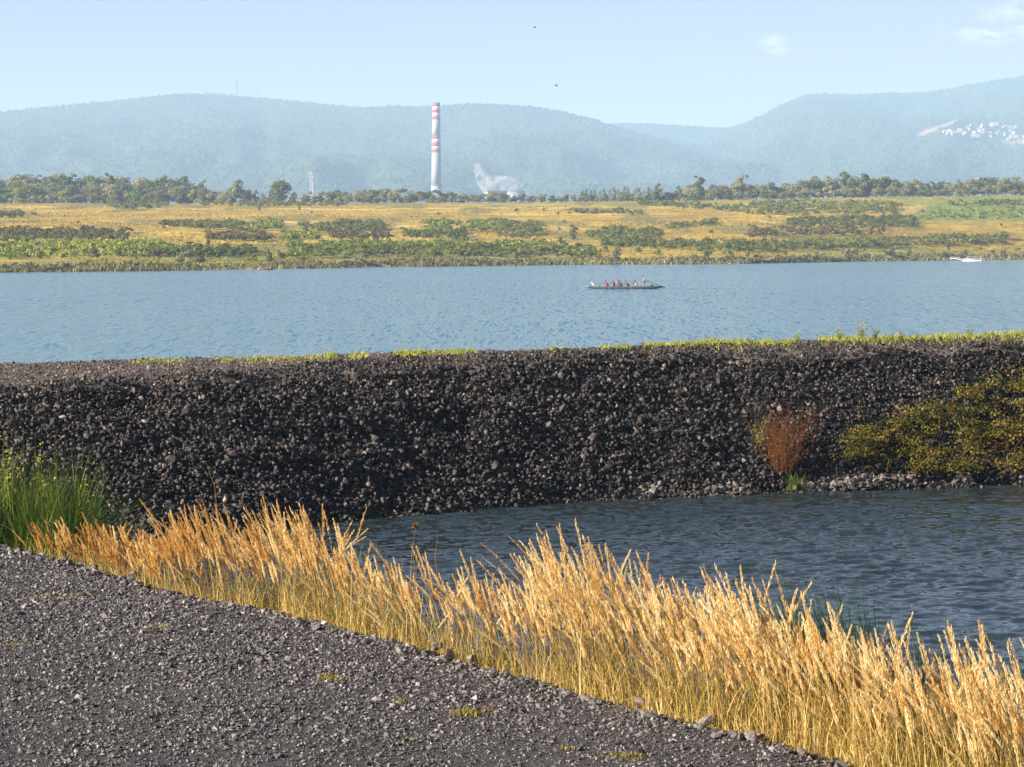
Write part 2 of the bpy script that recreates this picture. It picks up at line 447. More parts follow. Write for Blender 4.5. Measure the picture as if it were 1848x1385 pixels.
def scatter_stones(pts, rad, bases, flat=0.65, rg=rng, tb=0.0):
    parts = []
    which = rg.integers(0, len(bases), len(pts))
    for k, (bv, bf) in enumerate(bases):
        i = np.where(which == k)[0]
        if not len(i): continue
        A = rand_rot(len(i), rg)
        S = np.stack([rg.uniform(0.8, 1.3, len(i)), rg.uniform(0.7, 1.1, len(i)), rg.uniform(0.45, 0.9, len(i))], -1) * rad[i][:, None]
        A = A * S[:, None, :]
        A[:, 2, :] *= flat / 0.75
        v, f = stamp(bv, bf, A, pts[i])
        t = np.repeat(np.clip(rg.beta(2.2, 3.2, len(i)) + tb, 0, 1), len(bv))
        parts.append((v, f, t))
    return join(parts)

# loose gravel on the road: only what a viewer near this spot would see
n = 340000
s = rng.uniform(np.interp(-500, EU, seg), np.interp(1950, EU, seg), n); off = -rng.uniform(0, 21, n) + 0.25
p = on_bank(s, off)
u, v = uv_of(p)
k = (u > -260) & (u < 2050) & (v < 1480) & (p[:, 1] > 15)
p = p[k]
dens = np.clip(p[:, 1] / 30, 0.6, 1)
rad = np.exp(rng.normal(math.log(0.0158), 0.42, len(p))).clip(0.008, 0.05) * (0.9 + 0.35 * vnoise(p[:, 0] * 0.6, p[:, 1] * 0.6, 3)) * dens
p[:, 2] += rad * 0.35
V, Fc, t = scatter_stones(p, rad, [octa(i) for i in range(9)], 0.6)
tag(npmesh('gravel', V, Fc, M['gravel'], tint=t), 'dark grey crushed basalt gravel covering the near road', 'gravel', kind='stuff')

# crushed edge of the road
n = 5200
s = rng.uniform(np.interp(-500, EU, seg), np.interp(2000, EU, seg), n); off = rng.normal(0.12, 0.22, n)
p = on_bank(s, off); rad = np.exp(rng.normal(math.log(0.035), 0.4, n)).clip(0.015, 0.10); p[:, 2] += rad * 0.4
V, Fc, t = scatter_stones(p, rad, [ico(i) for i in range(8)], 0.6)
tag(npmesh('rubble', V, Fc, M['gravel'], tint=t), 'coarse dark rubble along the edge of the near road', 'rubble', kind='stuff')

# ------------------------------------------------------------------ dike
DU = np.array([-900, -450, 0, 250, 450, 700, 924, 1150, 1400, 1620, 1848, 2300, 2900])
DW = np.array([1085, 1040, 998, 978, 962, 932, 912, 899, 890, 882, 875, 866, 860])          # waterline
DC = np.array([735, 715, 694, 680, 668, 655, 646, 637, 631, 626, 621, 614, 606])            # near shoulder
DF = np.array([672, 665, 656, 650, 645, 639, 633, 626, 617, 611, 605, 597, 588])            # far shoulder
DZ = np.array([3.55, 3.65, 3.8, 3.9, 4.0, 4.08, 4.15, 4.22, 4.28, 4.32, 4.36, 4.4, 4.4])
pw, pc, pf = P(DU, DW, 0.0), P(DU, DC, DZ), P(DU, DF, DZ - 0.05)
uu = np.linspace(-900, 2900, 480)
def lerp3(A): return np.stack([np.interp(uu, DU, A[:, j]) for j in range(3)], -1)
def smooth3(A, it=60):
    for _ in range(it): A[1:-1] = (A[:-2] + 2 * A[1:-1] + A[2:]) / 4
    return A
pw, pc, pf = smooth3(lerp3(pw)), smooth3(lerp3(pc)), smooth3(lerp3(pf))
out = np.stack([pf[:, 0] - pc[:, 0], pf[:, 1] - pc[:, 1], 0 * uu], -1); out /= np.linalg.norm(out, axis=1)[:, None]
back = pf + out * 8.5; back[:, 2] = -1.6
toe = pw + (pw - pc) * 0.42
prof = [toe, pw, pc, pf, back]
def dike_at(q, t):                              # q along (0..479), t: 0 toe,1 waterline,2 shoulder,3 far shoulder,4 lake side
    q = np.asarray(q, float); t = np.asarray(t, float)
    ti = np.clip(np.floor(t).astype(int), 0, 3); tf = t - ti
    A = np.stack(prof)                          # 5,480,3
    qi = np.clip(np.floor(q).astype(int), 0, len(uu) - 2); qf = (q - qi)[:, None]
    a = A[ti, qi] * (1 - qf) + A[ti, qi + 1] * qf
    b = A[ti + 1, qi] * (1 - qf) + A[ti + 1, qi + 1] * qf
    p = a * (1 - tf[:, None]) + b * tf[:, None]
    lump = (fbm(p[:, 0] * 0.55 + 9, p[:, 1] * 0.55 + p[:, 2] * 0.7, 21, 4) - 0.5)
    w = np.where(t < 2.15, 1.0, 0.25)
    rnd = np.exp(-((t - 2.0) / 0.22) ** 2) * 0.16   # rounded shoulder
    p[:, 2] += lump * 0.62 * w - rnd
    p[:, 1] -= lump * 0.25 * w
    return p
tg = np.concatenate([np.linspace(0, 2, 45), np.linspace(2, 3, 14)[1:], np.linspace(3, 4, 8)[1:]])
Q, T = np.meshgrid(np.arange(len(uu) - 1) + 0.0, tg, indexing='ij')
p = dike_at(Q.ravel(), T.ravel())
f = grid_faces(len(uu) - 1, len(tg))
fm = np.where(T[:-1, :-1].ravel() > 1.93, 1, 0)
tag(npmesh('dike', p, f, mats=[M['dike_bed'], M['crest_gravel']], midx=fm, smooth=True), kind='structure')

ROCK = [ico(40 + i) for i in range(10)]
n = 98000
q = rng.uniform(85, 375, n); tmax = np.interp(np.interp(q, np.arange(len(uu)), uu), [0, 400, 800, 1848], [2.06, 2.12, 2.45, 2.6]); t = 0.45 + (tmax - 0.45) * rng.random(n) ** 0.95
p = dike_at(q, t)
rad = np.exp(rng.normal(math.log(0.047), 0.40, n)).clip(0.025, 0.17)
rad *= 1.08 - 0.30 * sstep(1.85, 2.3, t) - 0.08 * (p[:, 0] > 8)
nrm = np.array([0.35, -0.5, 0.8])
p += nrm * (rng.uniform(-0.14, 0.13, n) + rad * 0.3)[:, None]
V, Fc, tt = scatter_stones(p, rad, ROCK, 0.72)
tag(npmesh('rockfill', V, Fc, M['basalt'], tint=tt), 'steep slope of loose dark basalt rubble between the dike road and the lagoon', 'rubble', kind='stuff')
# wet-washed pale stones at the waterline on the right
n = 900
q = rng.uniform(255, 360, n); q = q[fbm(q * 0.09, q * 0, 14, 3) > 0.5]; n = len(q); t = rng.normal(1.03, 0.022, n)
p = dike_at(q, t); rad = np.exp(rng.normal(math.log(0.10), 0.3, n)).clip(0.05, 0.2); p[:, 2] += rad * 0.5
V, Fc, tt = scatter_stones(p, rad, ROCK, 0.6)
tag(npmesh('shore_pebbles', V, Fc, M['pale_stone'], tint=tt), 'paler washed stones along the waterline below the rubble slope', 'stones', kind='stuff')
# fine gravel on the dike road
n = 26000
q = rng.uniform(80, 400, n); t = 2.0 + 1.0 * rng.random(n) ** 1.5
p = dike_at(q, t); rad = np.exp(rng.normal(math.log(0.034), 0.35, n)).clip(0.015, 0.10); p[:, 2] += rad * 0.4
V, Fc, tt = scatter_stones(p, rad, [octa(70 + i) for i in range(6)], 0.7)
tag(npmesh('crest_stones', V, Fc, M['basalt'], tint=np.clip(tt + 0.22, 0, 1)), 'brownish grey gravel on the flat top of the dike', 'gravel', kind='stuff')

# ------------------------------------------------------------------ water
lake_m = water_mat('lake_water', [(3.2, 0.19, 0.42, 1.45, 3, (0.006, 0.004)), (1.5, 0.05, 0.10, 0.16, 2, None), (8, 1.5, 0.20, 0.45, 2, None)], (0.055, 0.145, 0.190), 0.14)
lag_m = water_mat('lagoon_water', [(3.2, 5.0, 0.16, 0.22, 3, None)], (0.013, 0.022, 0.024), 0.04)
mid = (pc + pf) / 2
# lake: from under the dike to under the far bank
LAKE_D = [1, 1.15, 1.4, 2, 3, 5, 9, 16]
rows = []
x0 = np.concatenate([[-900], mid[::8, 0], [900]]); y0 = np.concatenate([[mid[0, 1] - 60], mid[::8, 1], [mid[-1, 1] + 160]])
for k_ in np.linspace(0, 1, 14):
    rows.append(np.stack([x0 * (1 + 3 * k_ * (np.abs(x0) < 800) * 1.0) , y0 * (1 - k_) + 1150 * k_, 0 * x0], -1))
V = np.stack(rows, 1); a, b = V.shape[:2]
tag(npmesh('lake', V.reshape(-1, 3), grid_faces(a, b), lake_m, smooth=True), kind='structure')
# lagoon: real small waves
gx = np.arange(-14, 24, 0.055); gy = np.arange(38, 97, 0.075)
X, Y = np.meshgrid(gx, gy, indexing='ij')
Z = np.zeros_like(X)
rg = np.random.default_rng(5)
for _ in range(60):
    lam = math.exp(rg.uniform(math.log(0.17), math.log(1.3))); th = rg.normal(R(100), R(26)); kk = 2 * math.pi / lam
    amp = 0.0066 * lam ** 0.95 * rg.uniform(0.5, 1.1)
    Z += amp * np.sin(kk * (X * math.cos(th) + Y * math.sin(th)) + rg.uniform(0, 6.28))
Z *= 0.55 + 0.9 * fbm(X * 0.12, Y * 0.12, 31, 3)
mc = np.stack([np.interp(gx, mid[:, 0], mid[:, 1])] * len(gy), 1)
Y2 = np.minimum(Y, mc - 0.3)
Z = np.where(Y > mc - 0.3, 0, Z)
tag(npmesh('lagoon', np.stack([X, Y2, Z], -1).reshape(-1, 3), grid_faces(len(gx), len(gy)), lag_m, smooth=True), kind='structure')

# ------------------------------------------------------------------ far meadow
SU = np.array([-2500, -900, 0, 400, 700, 924, 1300, 1600, 1848, 2600, 4200]); SV = np.array([500, 496, 491, 487, 482, 479.5, 476, 471.5, 468.5, 463, 458])
ps = P(SU, SV, 0.0); SPHI = ps[:, 0] / ps[:, 1]; SD = ps[:, 1]
TOPV = np.interp(SU, [0, 400, 924, 1300, 1600, 1848], [367, 368, 366, 362, 356, 353])
ZT = D(SU, TOPV, 1480.0)[:, 2]
def land_z(phi, d):
    ds = np.interp(phi, SPHI, SD); zt = np.interp(phi, SPHI, ZT)
    x = phi * d
    ds = ds + (fbm(x * 0.03, x * 0 + 1, 8, 3) - 0.5) * 26
    t = (d - ds) / (1480 - ds)
    z = -0.4 + 1.3 * sstep(-0.012, 0.012, t) + (zt - 0.9) * np.clip(t, 0, 1) ** 1.02
    z += (fbm(x * 0.012, d * 0.01, 41, 4) - 0.5) * 3.4 * sstep(0.03, 0.2, t) * (1 - sstep(0.8, 0.95, t))
    z = np.where(t < -0.012, np.maximum(-2.0, -0.4 + (t + 0.012) * 60), z)
    return z
def land(u, v):                                # where a photo direction meets the meadow
    u = np.atleast_1d(np.asarray(u, float)); v = np.atleast_1d(np.asarray(v, float))
    a, b = ray(u, v)
    ds = np.arange(560, 1760, 1.5)
    Z = land_z(np.repeat(a[:, None], len(ds), 1), np.repeat(ds[None], len(a), 0))
    hit = (CAM[2] + b[:, None] * ds[None]) <= np.maximum(Z, 0.0)
    i = np.where(hit.any(1), hit.argmax(1), len(ds) - 1)
    d = ds[i]
    return np.stack([a * d, d, land_z(a, d)], -1)

phis = np.linspace(-0.42, 0.46, 520); dd = np.concatenate([np.linspace(560, 1560, 330), np.linspace(1580, 2000, 20)])
PH, DD = np.meshgrid(phis, dd, indexing='ij')
Zm = land_z(PH, DD)
Xm = PH * DD
pts = np.stack([Xm, DD, Zm], -1)
um, vm = uv_of(pts)
g1 = fbm(Xm * 0.022, DD * 0.016, 51, 4); g2 = fbm(Xm * 0.008, DD * 0.03, 61, 4); g3 = fbm(Xm * 0.05, DD * 0.012, 67, 3)
gold = np.array([0.38, 0.255, 0.035]); straw = np.array([0.52, 0.39, 0.10]); rust = np.array([0.25, 0.15, 0.025]); olv = np.array([0.15, 0.135, 0.035]); grn = np.array([0.20, 0.20, 0.045]); fresh = np.array([0.14, 0.20, 0.045])
def mixc(a, b, k): return a * (1 - k[..., None]) + b * k[..., None]
col = np.broadcast_to(gold, pts.shape).copy()
g4 = fbm(Xm * 0.018, DD * 0.075, 69, 4)
col = mixc(col, straw, sstep(0.50, 0.66, g2) * 0.9)
col = mixc(col, rust * 0.8, sstep(0.55, 0.68, g4) * 0.55)
col = mixc(col, rust, sstep(0.52, 0.70, g1) * 0.6)
col = mixc(col, olv, sstep(0.50, 0.66, g3) * 0.75)
lowv = np.interp(um, [0, 400, 924, 1400, 1848], [438, 440, 440, 443, 444])
col = mixc(col, mixc(np.broadcast_to(grn, pts.shape), gold, sstep(0.42, 0.60, g1) * 0.85), sstep(-4, 5, vm - lowv))
col = mixc(col, np.broadcast_to(fresh, pts.shape), sstep(1600, 1680, um) * sstep(403, 396, vm) * 0.9)
col = mixc(col, np.broadcast_to(straw * 0.8, pts.shape), np.exp(-((um - (1660 - (vm - 370) * 1.6)) / 16) ** 2) * sstep(395, 388, vm) * 0.8)   # pale track
col = mixc(col, np.broadcast_to(grn * 0.9, pts.shape), sstep(374, 368, vm) * 0.55 * sstep(560, 640, um))
M['meadow'] = ground_mat('meadow_grass', [(0.10, 0.05, 0.62, 1.38), (0.5, 0.16, 0.55, 1.45)])
tag(npmesh('meadow', pts.reshape(-1, 3), grid_faces(len(phis), len(dd)), M['meadow'], col=col.reshape(-1, 3), smooth=True), kind='structure')
# plain behind the meadow, out to the foot of the hills
V = []; 
xs = np.linspace(-5200, 5200, 60); ys = np.concatenate([[1900], np.linspace(2100, 14600, 40)])
X, Y = np.meshgrid(xs, ys, indexing='ij')
V = np.stack([X, Y, 27.0 + 0 * X], -1).reshape(-1, 3)
tag(npmesh('plain', V, grid_faces(len(xs), len(ys)), M['meadow'], col=np.tile(np.array([[0.10, 0.11, 0.05]]), (len(V), 1)), smooth=True), kind='structure')

# ------------------------------------------------------------------ hills with their forest
M['hill'] = ground_mat('hill_ground', [(0.004, 0.004, 0.7, 1.3), (0.02, 0.02, 0.75, 1.25)])
M['forest'] = leafy('forest', [(0, (0.026, 0.038, 0.024)), (0.5, (0.044, 0.060, 0.036)), (1, (0.075, 0.092, 0.050))], 0.0)
def hill(name, HU, HV, ridge_d, foot_d, lump, seed, clearing=None, power=1.25, ntrees=24000):
    phi_k, _ = ray(HU, np.zeros(len(HU))); _, sl_k = ray(np.zeros(len(HU)), HV)
    nphi = 420; nt_ = 120
    ph = np.linspace(phi_k[0], phi_k[-1], nphi)
    slope = np.interp(ph, phi_k, sl_k)
    def surf(phq, tq):
        rd = ridge_d + (fbm(phq * 9, phq * 0, seed + 3, 3) - 0.5) * 900
        zr = CAM[2] + np.interp(phq, phi_k, sl_k) * rd
        d = foot_d + (rd - foot_d) * tq
        tt = np.clip(tq, 0, 1)
        z = 20 + (zr - 20) * tt ** power
        z = z + (fbm(phq * 26, tq * 3.2 + 5, seed, 5) - 0.5) * lump * np.sin(np.pi * tt) ** 0.8 * 2
        z = np.where(tq > 1, zr - (tq - 1) * 900, z)
        return np.stack([phq * d, d, z], -1)
    tq = np.concatenate([np.linspace(0, 1, nt_), [1.08, 1.3, 1.6]])
    A, B = np.meshgrid(ph, tq, indexing='ij')
    pts = surf(A, B)
    col = np.broadcast_to(np.array([0.045, 0.06, 0.028]), pts.shape).copy()
    uh, vh = uv_of(pts)
    if clearing is not None:
        k = clearing(uh, vh); col = mixc(col, np.broadcast_to(np.array([0.30, 0.19, 0.13]), pts.shape), k)
    o = npmesh(name, pts.reshape(-1, 3), grid_faces(nphi, len(tq)), M['hill'], col=col.reshape(-1, 3), smooth=True)
    tag(o, kind='structure')
    rg = np.random.default_rng(seed + 100)
    phq = rg.uniform(max(ph[0], -0.27), min(ph[-1], 0.27), ntrees); tq = 1 - rg.random(ntrees) ** 1.25 * 0.98
    p = surf(phq, tq); uh, vh = uv_of(p)
    if clearing is not None:
        k = clearing(uh, vh) < 0.4; p = p[k]
    N = len(p)
    rad = rg.uniform(3.8, 7.0, N)
    A = rand_rot(N, rg) * rad[:, None, None] * np.array([1, 1, 1.0])
    con = rg.random(N) < 0.35
    bv, bf = octa(3)
    A2 = np.zeros((N, 3, 3)); A2[:, 0, 0] = rad * 0.6; A2[:, 1, 1] = rad * 0.6; A2[:, 2, 2] = rad * 1.25
    A = np.where(con[:, None, None], A2, A)
    v, f = stamp(bv, bf, A, p + np.array([0, 0, 2.0]))
    return o, v, f, np.repeat(np.clip(rg.random(N) * 0.35 + 1.5 * fbm(p[:, 0] * 0.0035, p[:, 1] * 0.0025, seed, 3) - 0.42, 0, 1), len(bv)), surf

def clear_mask(u, v):
    # pale felled strip running up the hillside, with small fields by the village
    c = (u - 1652) / 82.0
    line = 247 - 32 * c
    wid = 5.0 * (1 - 0.5 * np.clip(c, 0, 1))
    k = sstep(1.2, 0.7, np.abs(v - line) / wid) * (c > 0) * (c < 1)
    k = np.maximum(k, sstep(1.2, 0.8, np.hypot((u - 1835) / 26, (v - 257) / 3.5)))
    k = np.maximum(k, sstep(1.2, 0.8, np.hypot((u - 1822) / 16, (v - 230) / 2.4)))
    return k
hl = hill('left_hill', np.array([-1400, -500, 0, 100, 200, 300, 350, 400, 430, 500, 600, 640, 700, 760, 800, 860, 900, 960, 1020, 1060, 1100, 1150, 1200, 1250, 1300, 1420, 1600]),
          np.array([240, 215, 203, 192, 183, 172, 169.5, 171, 175, 180, 190, 195, 192, 193, 191, 187, 189, 193, 203, 213, 226, 241, 251, 262, 273, 305, 350.0]), 9000, 4700, 95, 201)
hr = hill('right_hill', np.array([1020, 1150, 1280, 1320, 1350, 1380, 1420, 1450, 1480, 1520, 1560, 1590, 1620, 1627, 1660, 1700, 1760, 1848, 2000, 2400, 3300]),
          np.array([330, 275, 240, 231, 222, 207, 186, 174, 169.5, 170.5, 171.5, 169, 166.5, 169.5, 168, 163, 152, 138, 118, 100, 150.0]), 10200, 4900, 100, 301, clear_mask)
hf = hill('far_hill', np.array([600, 900, 1050, 1090, 1130, 1170, 1230, 1290, 1330, 1500, 1700]), np.array([260, 235, 226, 224, 222, 223, 227, 230, 231, 240, 255.0]), 10500, 8200, 30, 401, ntrees=4000)
V, Fc, t = join([(a[1], a[2], a[3]) for a in (hl, hr, hf)])
tag(npmesh('forest', V, Fc, M['forest'], tint=t), 'hazy blue-green forest covering the distant hills', 'forest', kind='stuff')

# ------------------------------------------------------------------ trees and shrubs
def leaf_cloud(rg, lobes, n, size, flat=1.0):
    c = np.array([l[0] for l in lobes]); r = np.array([l[1] for l in lobes])
    w = (r[:, 0] * r[:, 2]); w = w / w.sum()
    i = rg.choice(len(lobes), n, p=w)
    dirs = rg.normal(size=(n, 3)); dirs /= np.linalg.norm(dirs, axis=1)[:, None]
    dirs[:, 2] = np.where(dirs[:, 2] < -0.3, -dirs[:, 2] * 0.6, dirs[:, 2])
    rr = rg.uniform(0.55, 1.06, n)[:, None]
    p = c[i] + dirs * r[i] * rr
    A = rand_rot(n, rg)
    # leaf clumps face roughly outwards
    nn = dirs + rg.normal(size=(n, 3)) * 0.45; nn /= np.linalg.norm(nn, axis=1)[:, None]
    tt = np.cross(nn, rg.normal(size=(n, 3))); tt /= np.linalg.norm(tt, axis=1)[:, None]; bb = np.cross(nn, tt)
    sz = size * rg.uniform(0.6, 1.4, n)
    A = np.stack([tt * sz[:, None], bb * sz[:, None] * 0.8, nn * sz[:, None]], -1)
    bv = np.array([[-1, -0.25, 0], [-0.2, -0.9, 0.12], [1, 0.1, -0.05], [0.1, 0.85, 0.1]]); bf = np.array([[0, 1, 2, 3]])
    v, f = stamp(bv, bf, A, p)
    base = rg.random(len(lobes)) * 0.45 + 0.2
    t = np.repeat(np.clip(base[i] + rg.normal(0, 0.16, n), 0, 1), 4)
    return v, f, t

def tree_meshes(seed, kind, shape):
    rg = np.random.default_rng(seed)
    lobes = []
    if shape == 'round':
        for k in range(11):
            a = rg.uniform(0, 6.28); r = rg.uniform(0.05, 0.30); z = rg.uniform(0.16, 0.84)
            lobes.append((np.array([r * math.cos(a), r * math.sin(a), z]), np.array([1, 1, 0.9]) * rg.uniform(0.13, 0.22)))
        lobes.append((np.array([0, 0, 0.45]), np.array([0.30, 0.30, 0.40])))
    elif shape == 'tall':
        for k in range(12):
            z = 0.12 + 0.80 * k / 11; a = rg.uniform(0, 6.28); r = rg.uniform(0.02, 0.16) * (1.25 - abs(z - 0.5))
            lobes.append((np.array([r * math.cos(a), r * math.sin(a), z]), np.array([1, 1, 1.2]) * rg.uniform(0.07, 0.13) * (1.25 - 0.6 * z)))
    elif shape == 'cone':
        for k in range(12):
            z = 0.10 + 0.84 * k / 11; a = rg.uniform(0, 6.28); r = 0.12 * (1 - z)
            lobes.append((np.array([r * math.cos(a), r * math.sin(a), z]), np.array([1, 1, 1.0]) * (0.05 + 0.22 * (1 - z))))
    elif shape == 'spread':
        for k in range(14):
            a = rg.uniform(0, 6.28); r = rg.uniform(0.05, 0.42); z = rg.uniform(0.18, 0.84) - 0.35 * r
            lobes.append((np.array([r * math.cos(a), r * math.sin(a), z]), np.array([1.1, 1.1, 0.9]) * rg.uniform(0.13, 0.22)))
    else:                                       # bush
        for k in range(9):
            a = rg.uniform(0, 6.28); r = rg.uniform(0.05, 0.42); z = rg.uniform(0.2, 0.72) * (1.1 - r)
            lobes.append((np.array([r * math.cos(a), r * math.sin(a), z]), np.array([1.1, 1.1, 0.9]) * rg.uniform(0.15, 0.27)))
    n = 1300 if shape != 'bush' else 620
    v, f, t = leaf_cloud(rg, lobes, n, 0.036 if shape != 'bush' else 0.06)
    crown = npmesh('_crown', v, f, FOL[kind], tint=t)
    m = MB(); lean = rg.normal(0, 0.02, 2)
    top = 0.75 if shape != 'bush' else 0.4
    w = 0.02 if shape != 'bush' else 0.012
    m.tube([(0, 0, -0.04), (lean[0] * 0.5, lean[1] * 0.5, top * 0.4), (lean[0], lean[1], top * 0.75), (lean[0] * 1.3, lean[1], top)], [w * 1.5, w, w * 0.6, w * 0.2], 6)
    for l in lobes[:7]:
        z0 = rg.uniform(0.15, 0.45) * (1 if shape != 'bush' else 0.5)
        e = l[0]; m.tube([(lean[0] * 0.5, lean[1] * 0.5, z0), tuple((np.array([0, 0, z0]) * 0.5 + e * 0.5) + np.array([0, 0, -0.02])), tuple(e)], [w * 0.6, w * 0.4, w * 0.12], 5)
    me = bpy.data.meshes.new('_trunk'); me.from_pydata(m.v, [], m.f); me.materials.append(M['bark']); me.update()
    return me, crown
PROTO = {}
for kind in FOL:
    for shape in ('round', 'tall', 'spread', 'bush', 'cone'):
        PROTO[kind, shape] = [tree_meshes(hash((len(kind), len(shape), kind[0] > 'g', i)) % 9999 + i * 31, kind, shape) for i in range(3)]

def tree(name, p, h, kind, shape, label, cat, group=None, wide=1.0):
    tr, crn = random.choice(PROTO[kind, shape])
    o = empty(name, tuple(p), random.uniform(0, 6.28), (h * wide, h * wide, h))
    tag(o, label, cat, group)
    link('trunk', tr, o); link('crown', crn, o)
    return o

SHAPES = {'grey': 'leafy grey-green', 'dark': 'dark green', 'green': 'fresh green', 'olive': 'olive brown', 'pale': 'pale sage'}
def zone(u):
    return ('far left edge of the tree line' if u < 120 else 'left wood above the golden meadow' if u < 370 else 'tree line between the left wood and the chimney' if u < 770 else
            'low tree line right of the striped chimney' if u < 1220 else 'tall tree line right of centre' if u < 1480 else 'tree line under the right hill')
def line_tree(u, top, d, kind, shape, wide=1.0, label=None, extra=''):
    a, _ = ray(u, 360.0); base = land_z(np.array([a]), np.array([d]))[0] - 0.2
    x = float(a) * d
    zt = D(u, top, d)[2]
    h = max(zt - base, 3.0)
    nm = {'bush': 'shrub', 'cone': 'pointed_tree'}.get(shape, 'tree')
    lab = label or f"{SHAPES[kind]} {dict(bush='bushy shrub', cone='pointed tree', round='round-crowned tree', tall='upright tree', spread='wide-crowned tree')[shape]} in the {zone(u)}"
    return tree(nm, (x, d, base), h, kind, shape, lab, 'shrub' if shape == 'bush' else 'tree', None if label else 'trees along the ' + zone(u), wide)

rr = random.Random(3)
# back rows
for u in np.arange(-60, 372, 15):
    line_tree(u + rr.uniform(-5, 5), np.interp(u, [0, 40, 110, 250, 330, 370], [318, 306, 309, 312, 318, 330]) + rr.uniform(-4, 8), 1600 + rr.uniform(-20, 40), rr.choice(['grey', 'grey', 'grey', 'dark']), rr.choice(['round', 'spread', 'tall']), rr.uniform(0.9, 1.25))
for u in np.arange(-60, 372, 15):
    line_tree(u + rr.uniform(-6, 6), np.interp(u, [0, 40, 250, 330, 370], [330, 322, 325, 330, 338]) + rr.uniform(-3, 8), 1550 + rr.uniform(-15, 15), rr.choice(['grey', 'grey', 'dark', 'pale']), rr.choice(['round', 'spread', 'round']), rr.uniform(0.9, 1.3))
for u in np.arange(-60, 420, 17):
    line_tree(u + rr.uniform(-6, 6), 343 + rr.uniform(-8, 8), 1490 + rr.uniform(-20, 14), rr.choice(['grey', 'olive', 'grey', 'green']), rr.choice(['round', 'bush', 'spread']), rr.uniform(0.9, 1.3))
# middle
for u in np.arange(372, 640, 15):
    line_tree(u + rr.uniform(-5, 5), np.interp(u, [372, 480, 560, 640], [337, 343, 346, 342]) + rr.uniform(-5, 6), 1530 + rr.uniform(-25, 25), rr.choice(['grey', 'grey', 'dark', 'olive']), rr.choice(['round', 'spread', 'tall']), rr.uniform(0.9, 1.25))
for u in np.arange(600, 1215, 11.5):
    line_tree(u + rr.uniform(-5, 5), np.interp(u, [600, 690, 740, 900, 1000, 1215], [346, 339, 342, 346, 350, 348]) + rr.uniform(-4, 6), 1510 + rr.uniform(-25, 25), rr.choice(['grey', 'grey', 'pale', 'olive', 'dark']), rr.choice(['round', 'spread', 'round']), rr.uniform(1.0, 1.5))
for u in np.arange(420, 1215, 22):
    line_tree(u + rr.uniform(-8, 8), 353 + rr.uniform(-4, 4), 1482 + rr.uniform(-10, 8), rr.choice(['grey', 'olive', 'dark']), 'bush', rr.uniform(0.8, 1.2))
# right
for u in np.arange(1222, 1930, 11):
    line_tree(u + rr.uniform(-5, 5), np.interp(u, [1222, 1300, 1400, 1460, 1560, 1620, 1700, 1848], [334, 330, 328, 318, 314, 322, 322, 319]) + rr.uniform(-5, 9), 1530 + rr.uniform(-25, 30), rr.choice(['grey', 'grey', 'grey', 'dark', 'pale']), rr.choice(['round', 'spread', 'tall', 'round']), rr.uniform(1.0, 1.45))
for u in np.arange(1215, 1930, 15):
    line_tree(u + rr.uniform(-8, 8), np.interp(u, [1215, 1848], [343, 333]) + rr.uniform(-4, 6), 1490 + rr.uniform(-10, 10), rr.choice(['grey', 'grey', 'pale', 'olive']), rr.choice(['round', 'spread', 'bush']), rr.uniform(1.0, 1.5))
# the ones that stand out
line_tree(427, 321, 1510, 'pale', 'round', 0.95, 'pale tree with a light domed crown, left of the big dark round tree')
line_tree(506, 317, 1505, 'dark', 'round', 1.25, 'big dark round tree standing clear above the tree line left of the mast')
line_tree(1189, 331, 1488, 'dark', 'tall', 1.5, 'lone dark upright tree at the right end of the low tree line')
line_tree(1262, 316, 1500, 'dark', 'tall', 1.35, 'tall dark tree with pointed top, first of the tall trees right of centre')
line_tree(1341, 315, 1500, 'grey', 'tall', 1.9, 'tall fan-shaped grey poplar with pale bare limbs right of centre')
line_tree(1538, 306, 1515, 'dark', 'round', 1.0, 'highest dark tree of the right-hand tree line, below the long hill')
line_tree(1598, 310, 1515, 'dark', 'spread', 1.0, 'broad dark tree just left of the pale round willow')
line_tree(1640, 325, 1478, 'pale', 'round', 1.25, 'pale round willow standing forward beside the meadow track')
for u, tp in [(1050 + k * 8.5 + rr.uniform(-3, 3), 340 + rr.uniform(-4, 5)) for k in range(18)]:
    line_tree(u, tp, 2600 + rr.uniform(-30, 30), 'dark', 'cone', 0.8, 'hazy pointed conifer far behind the low tree line')['group'] = 'conifers behind the low tree line'

def quad_region(r, n, rg):
    (u0, a0, b0, u1, a1, b1) = r
    s = rg.random(n); w = rg.random(n)
    return u0 + (u1 - u0) * s, (a0 + (a1 - a0) * s) * (1 - w) + (b0 + (b1 - b0) * s) * w

def thicket(r, kind, hm, n, label, seed, size=0.75, rows=False):
    rg = np.random.default_rng(seed)
    n = int(n * 1.3)
    u, v = quad_region(r, n, rg)
    if rows: u = np.round(u / 7.0) * 7.0 + rg.normal(0, 0.9, n)
    e = fbm(u * 0.05, v * 0.12, seed, 3); keep = e > 0.27
    u, v = u[keep], v[keep]
    p = land(u, v)
    parts = []
    for q in p:
        h = hm * rg.uniform(0.55, 1.2)
        lobes = [(np.array([rg.normal(0, 0.3) * h, rg.normal(0, 0.3) * h, h * rg.uniform(0.25, 0.65)]), np.array([0.42, 0.42, 0.36]) * h * rg.uniform(0.7, 1.1)) for _ in range(4)]
        vv, ff, tt = leaf_cloud(rg, lobes, int(46 + 14 * h), size * rg.uniform(0.35, 0.6))
        parts.append((vv + q, ff, tt))
    V, Fc, t = join(parts)
    return tag(npmesh('thicket', V, Fc, FOL[kind], tint=t), label, 'thicket')
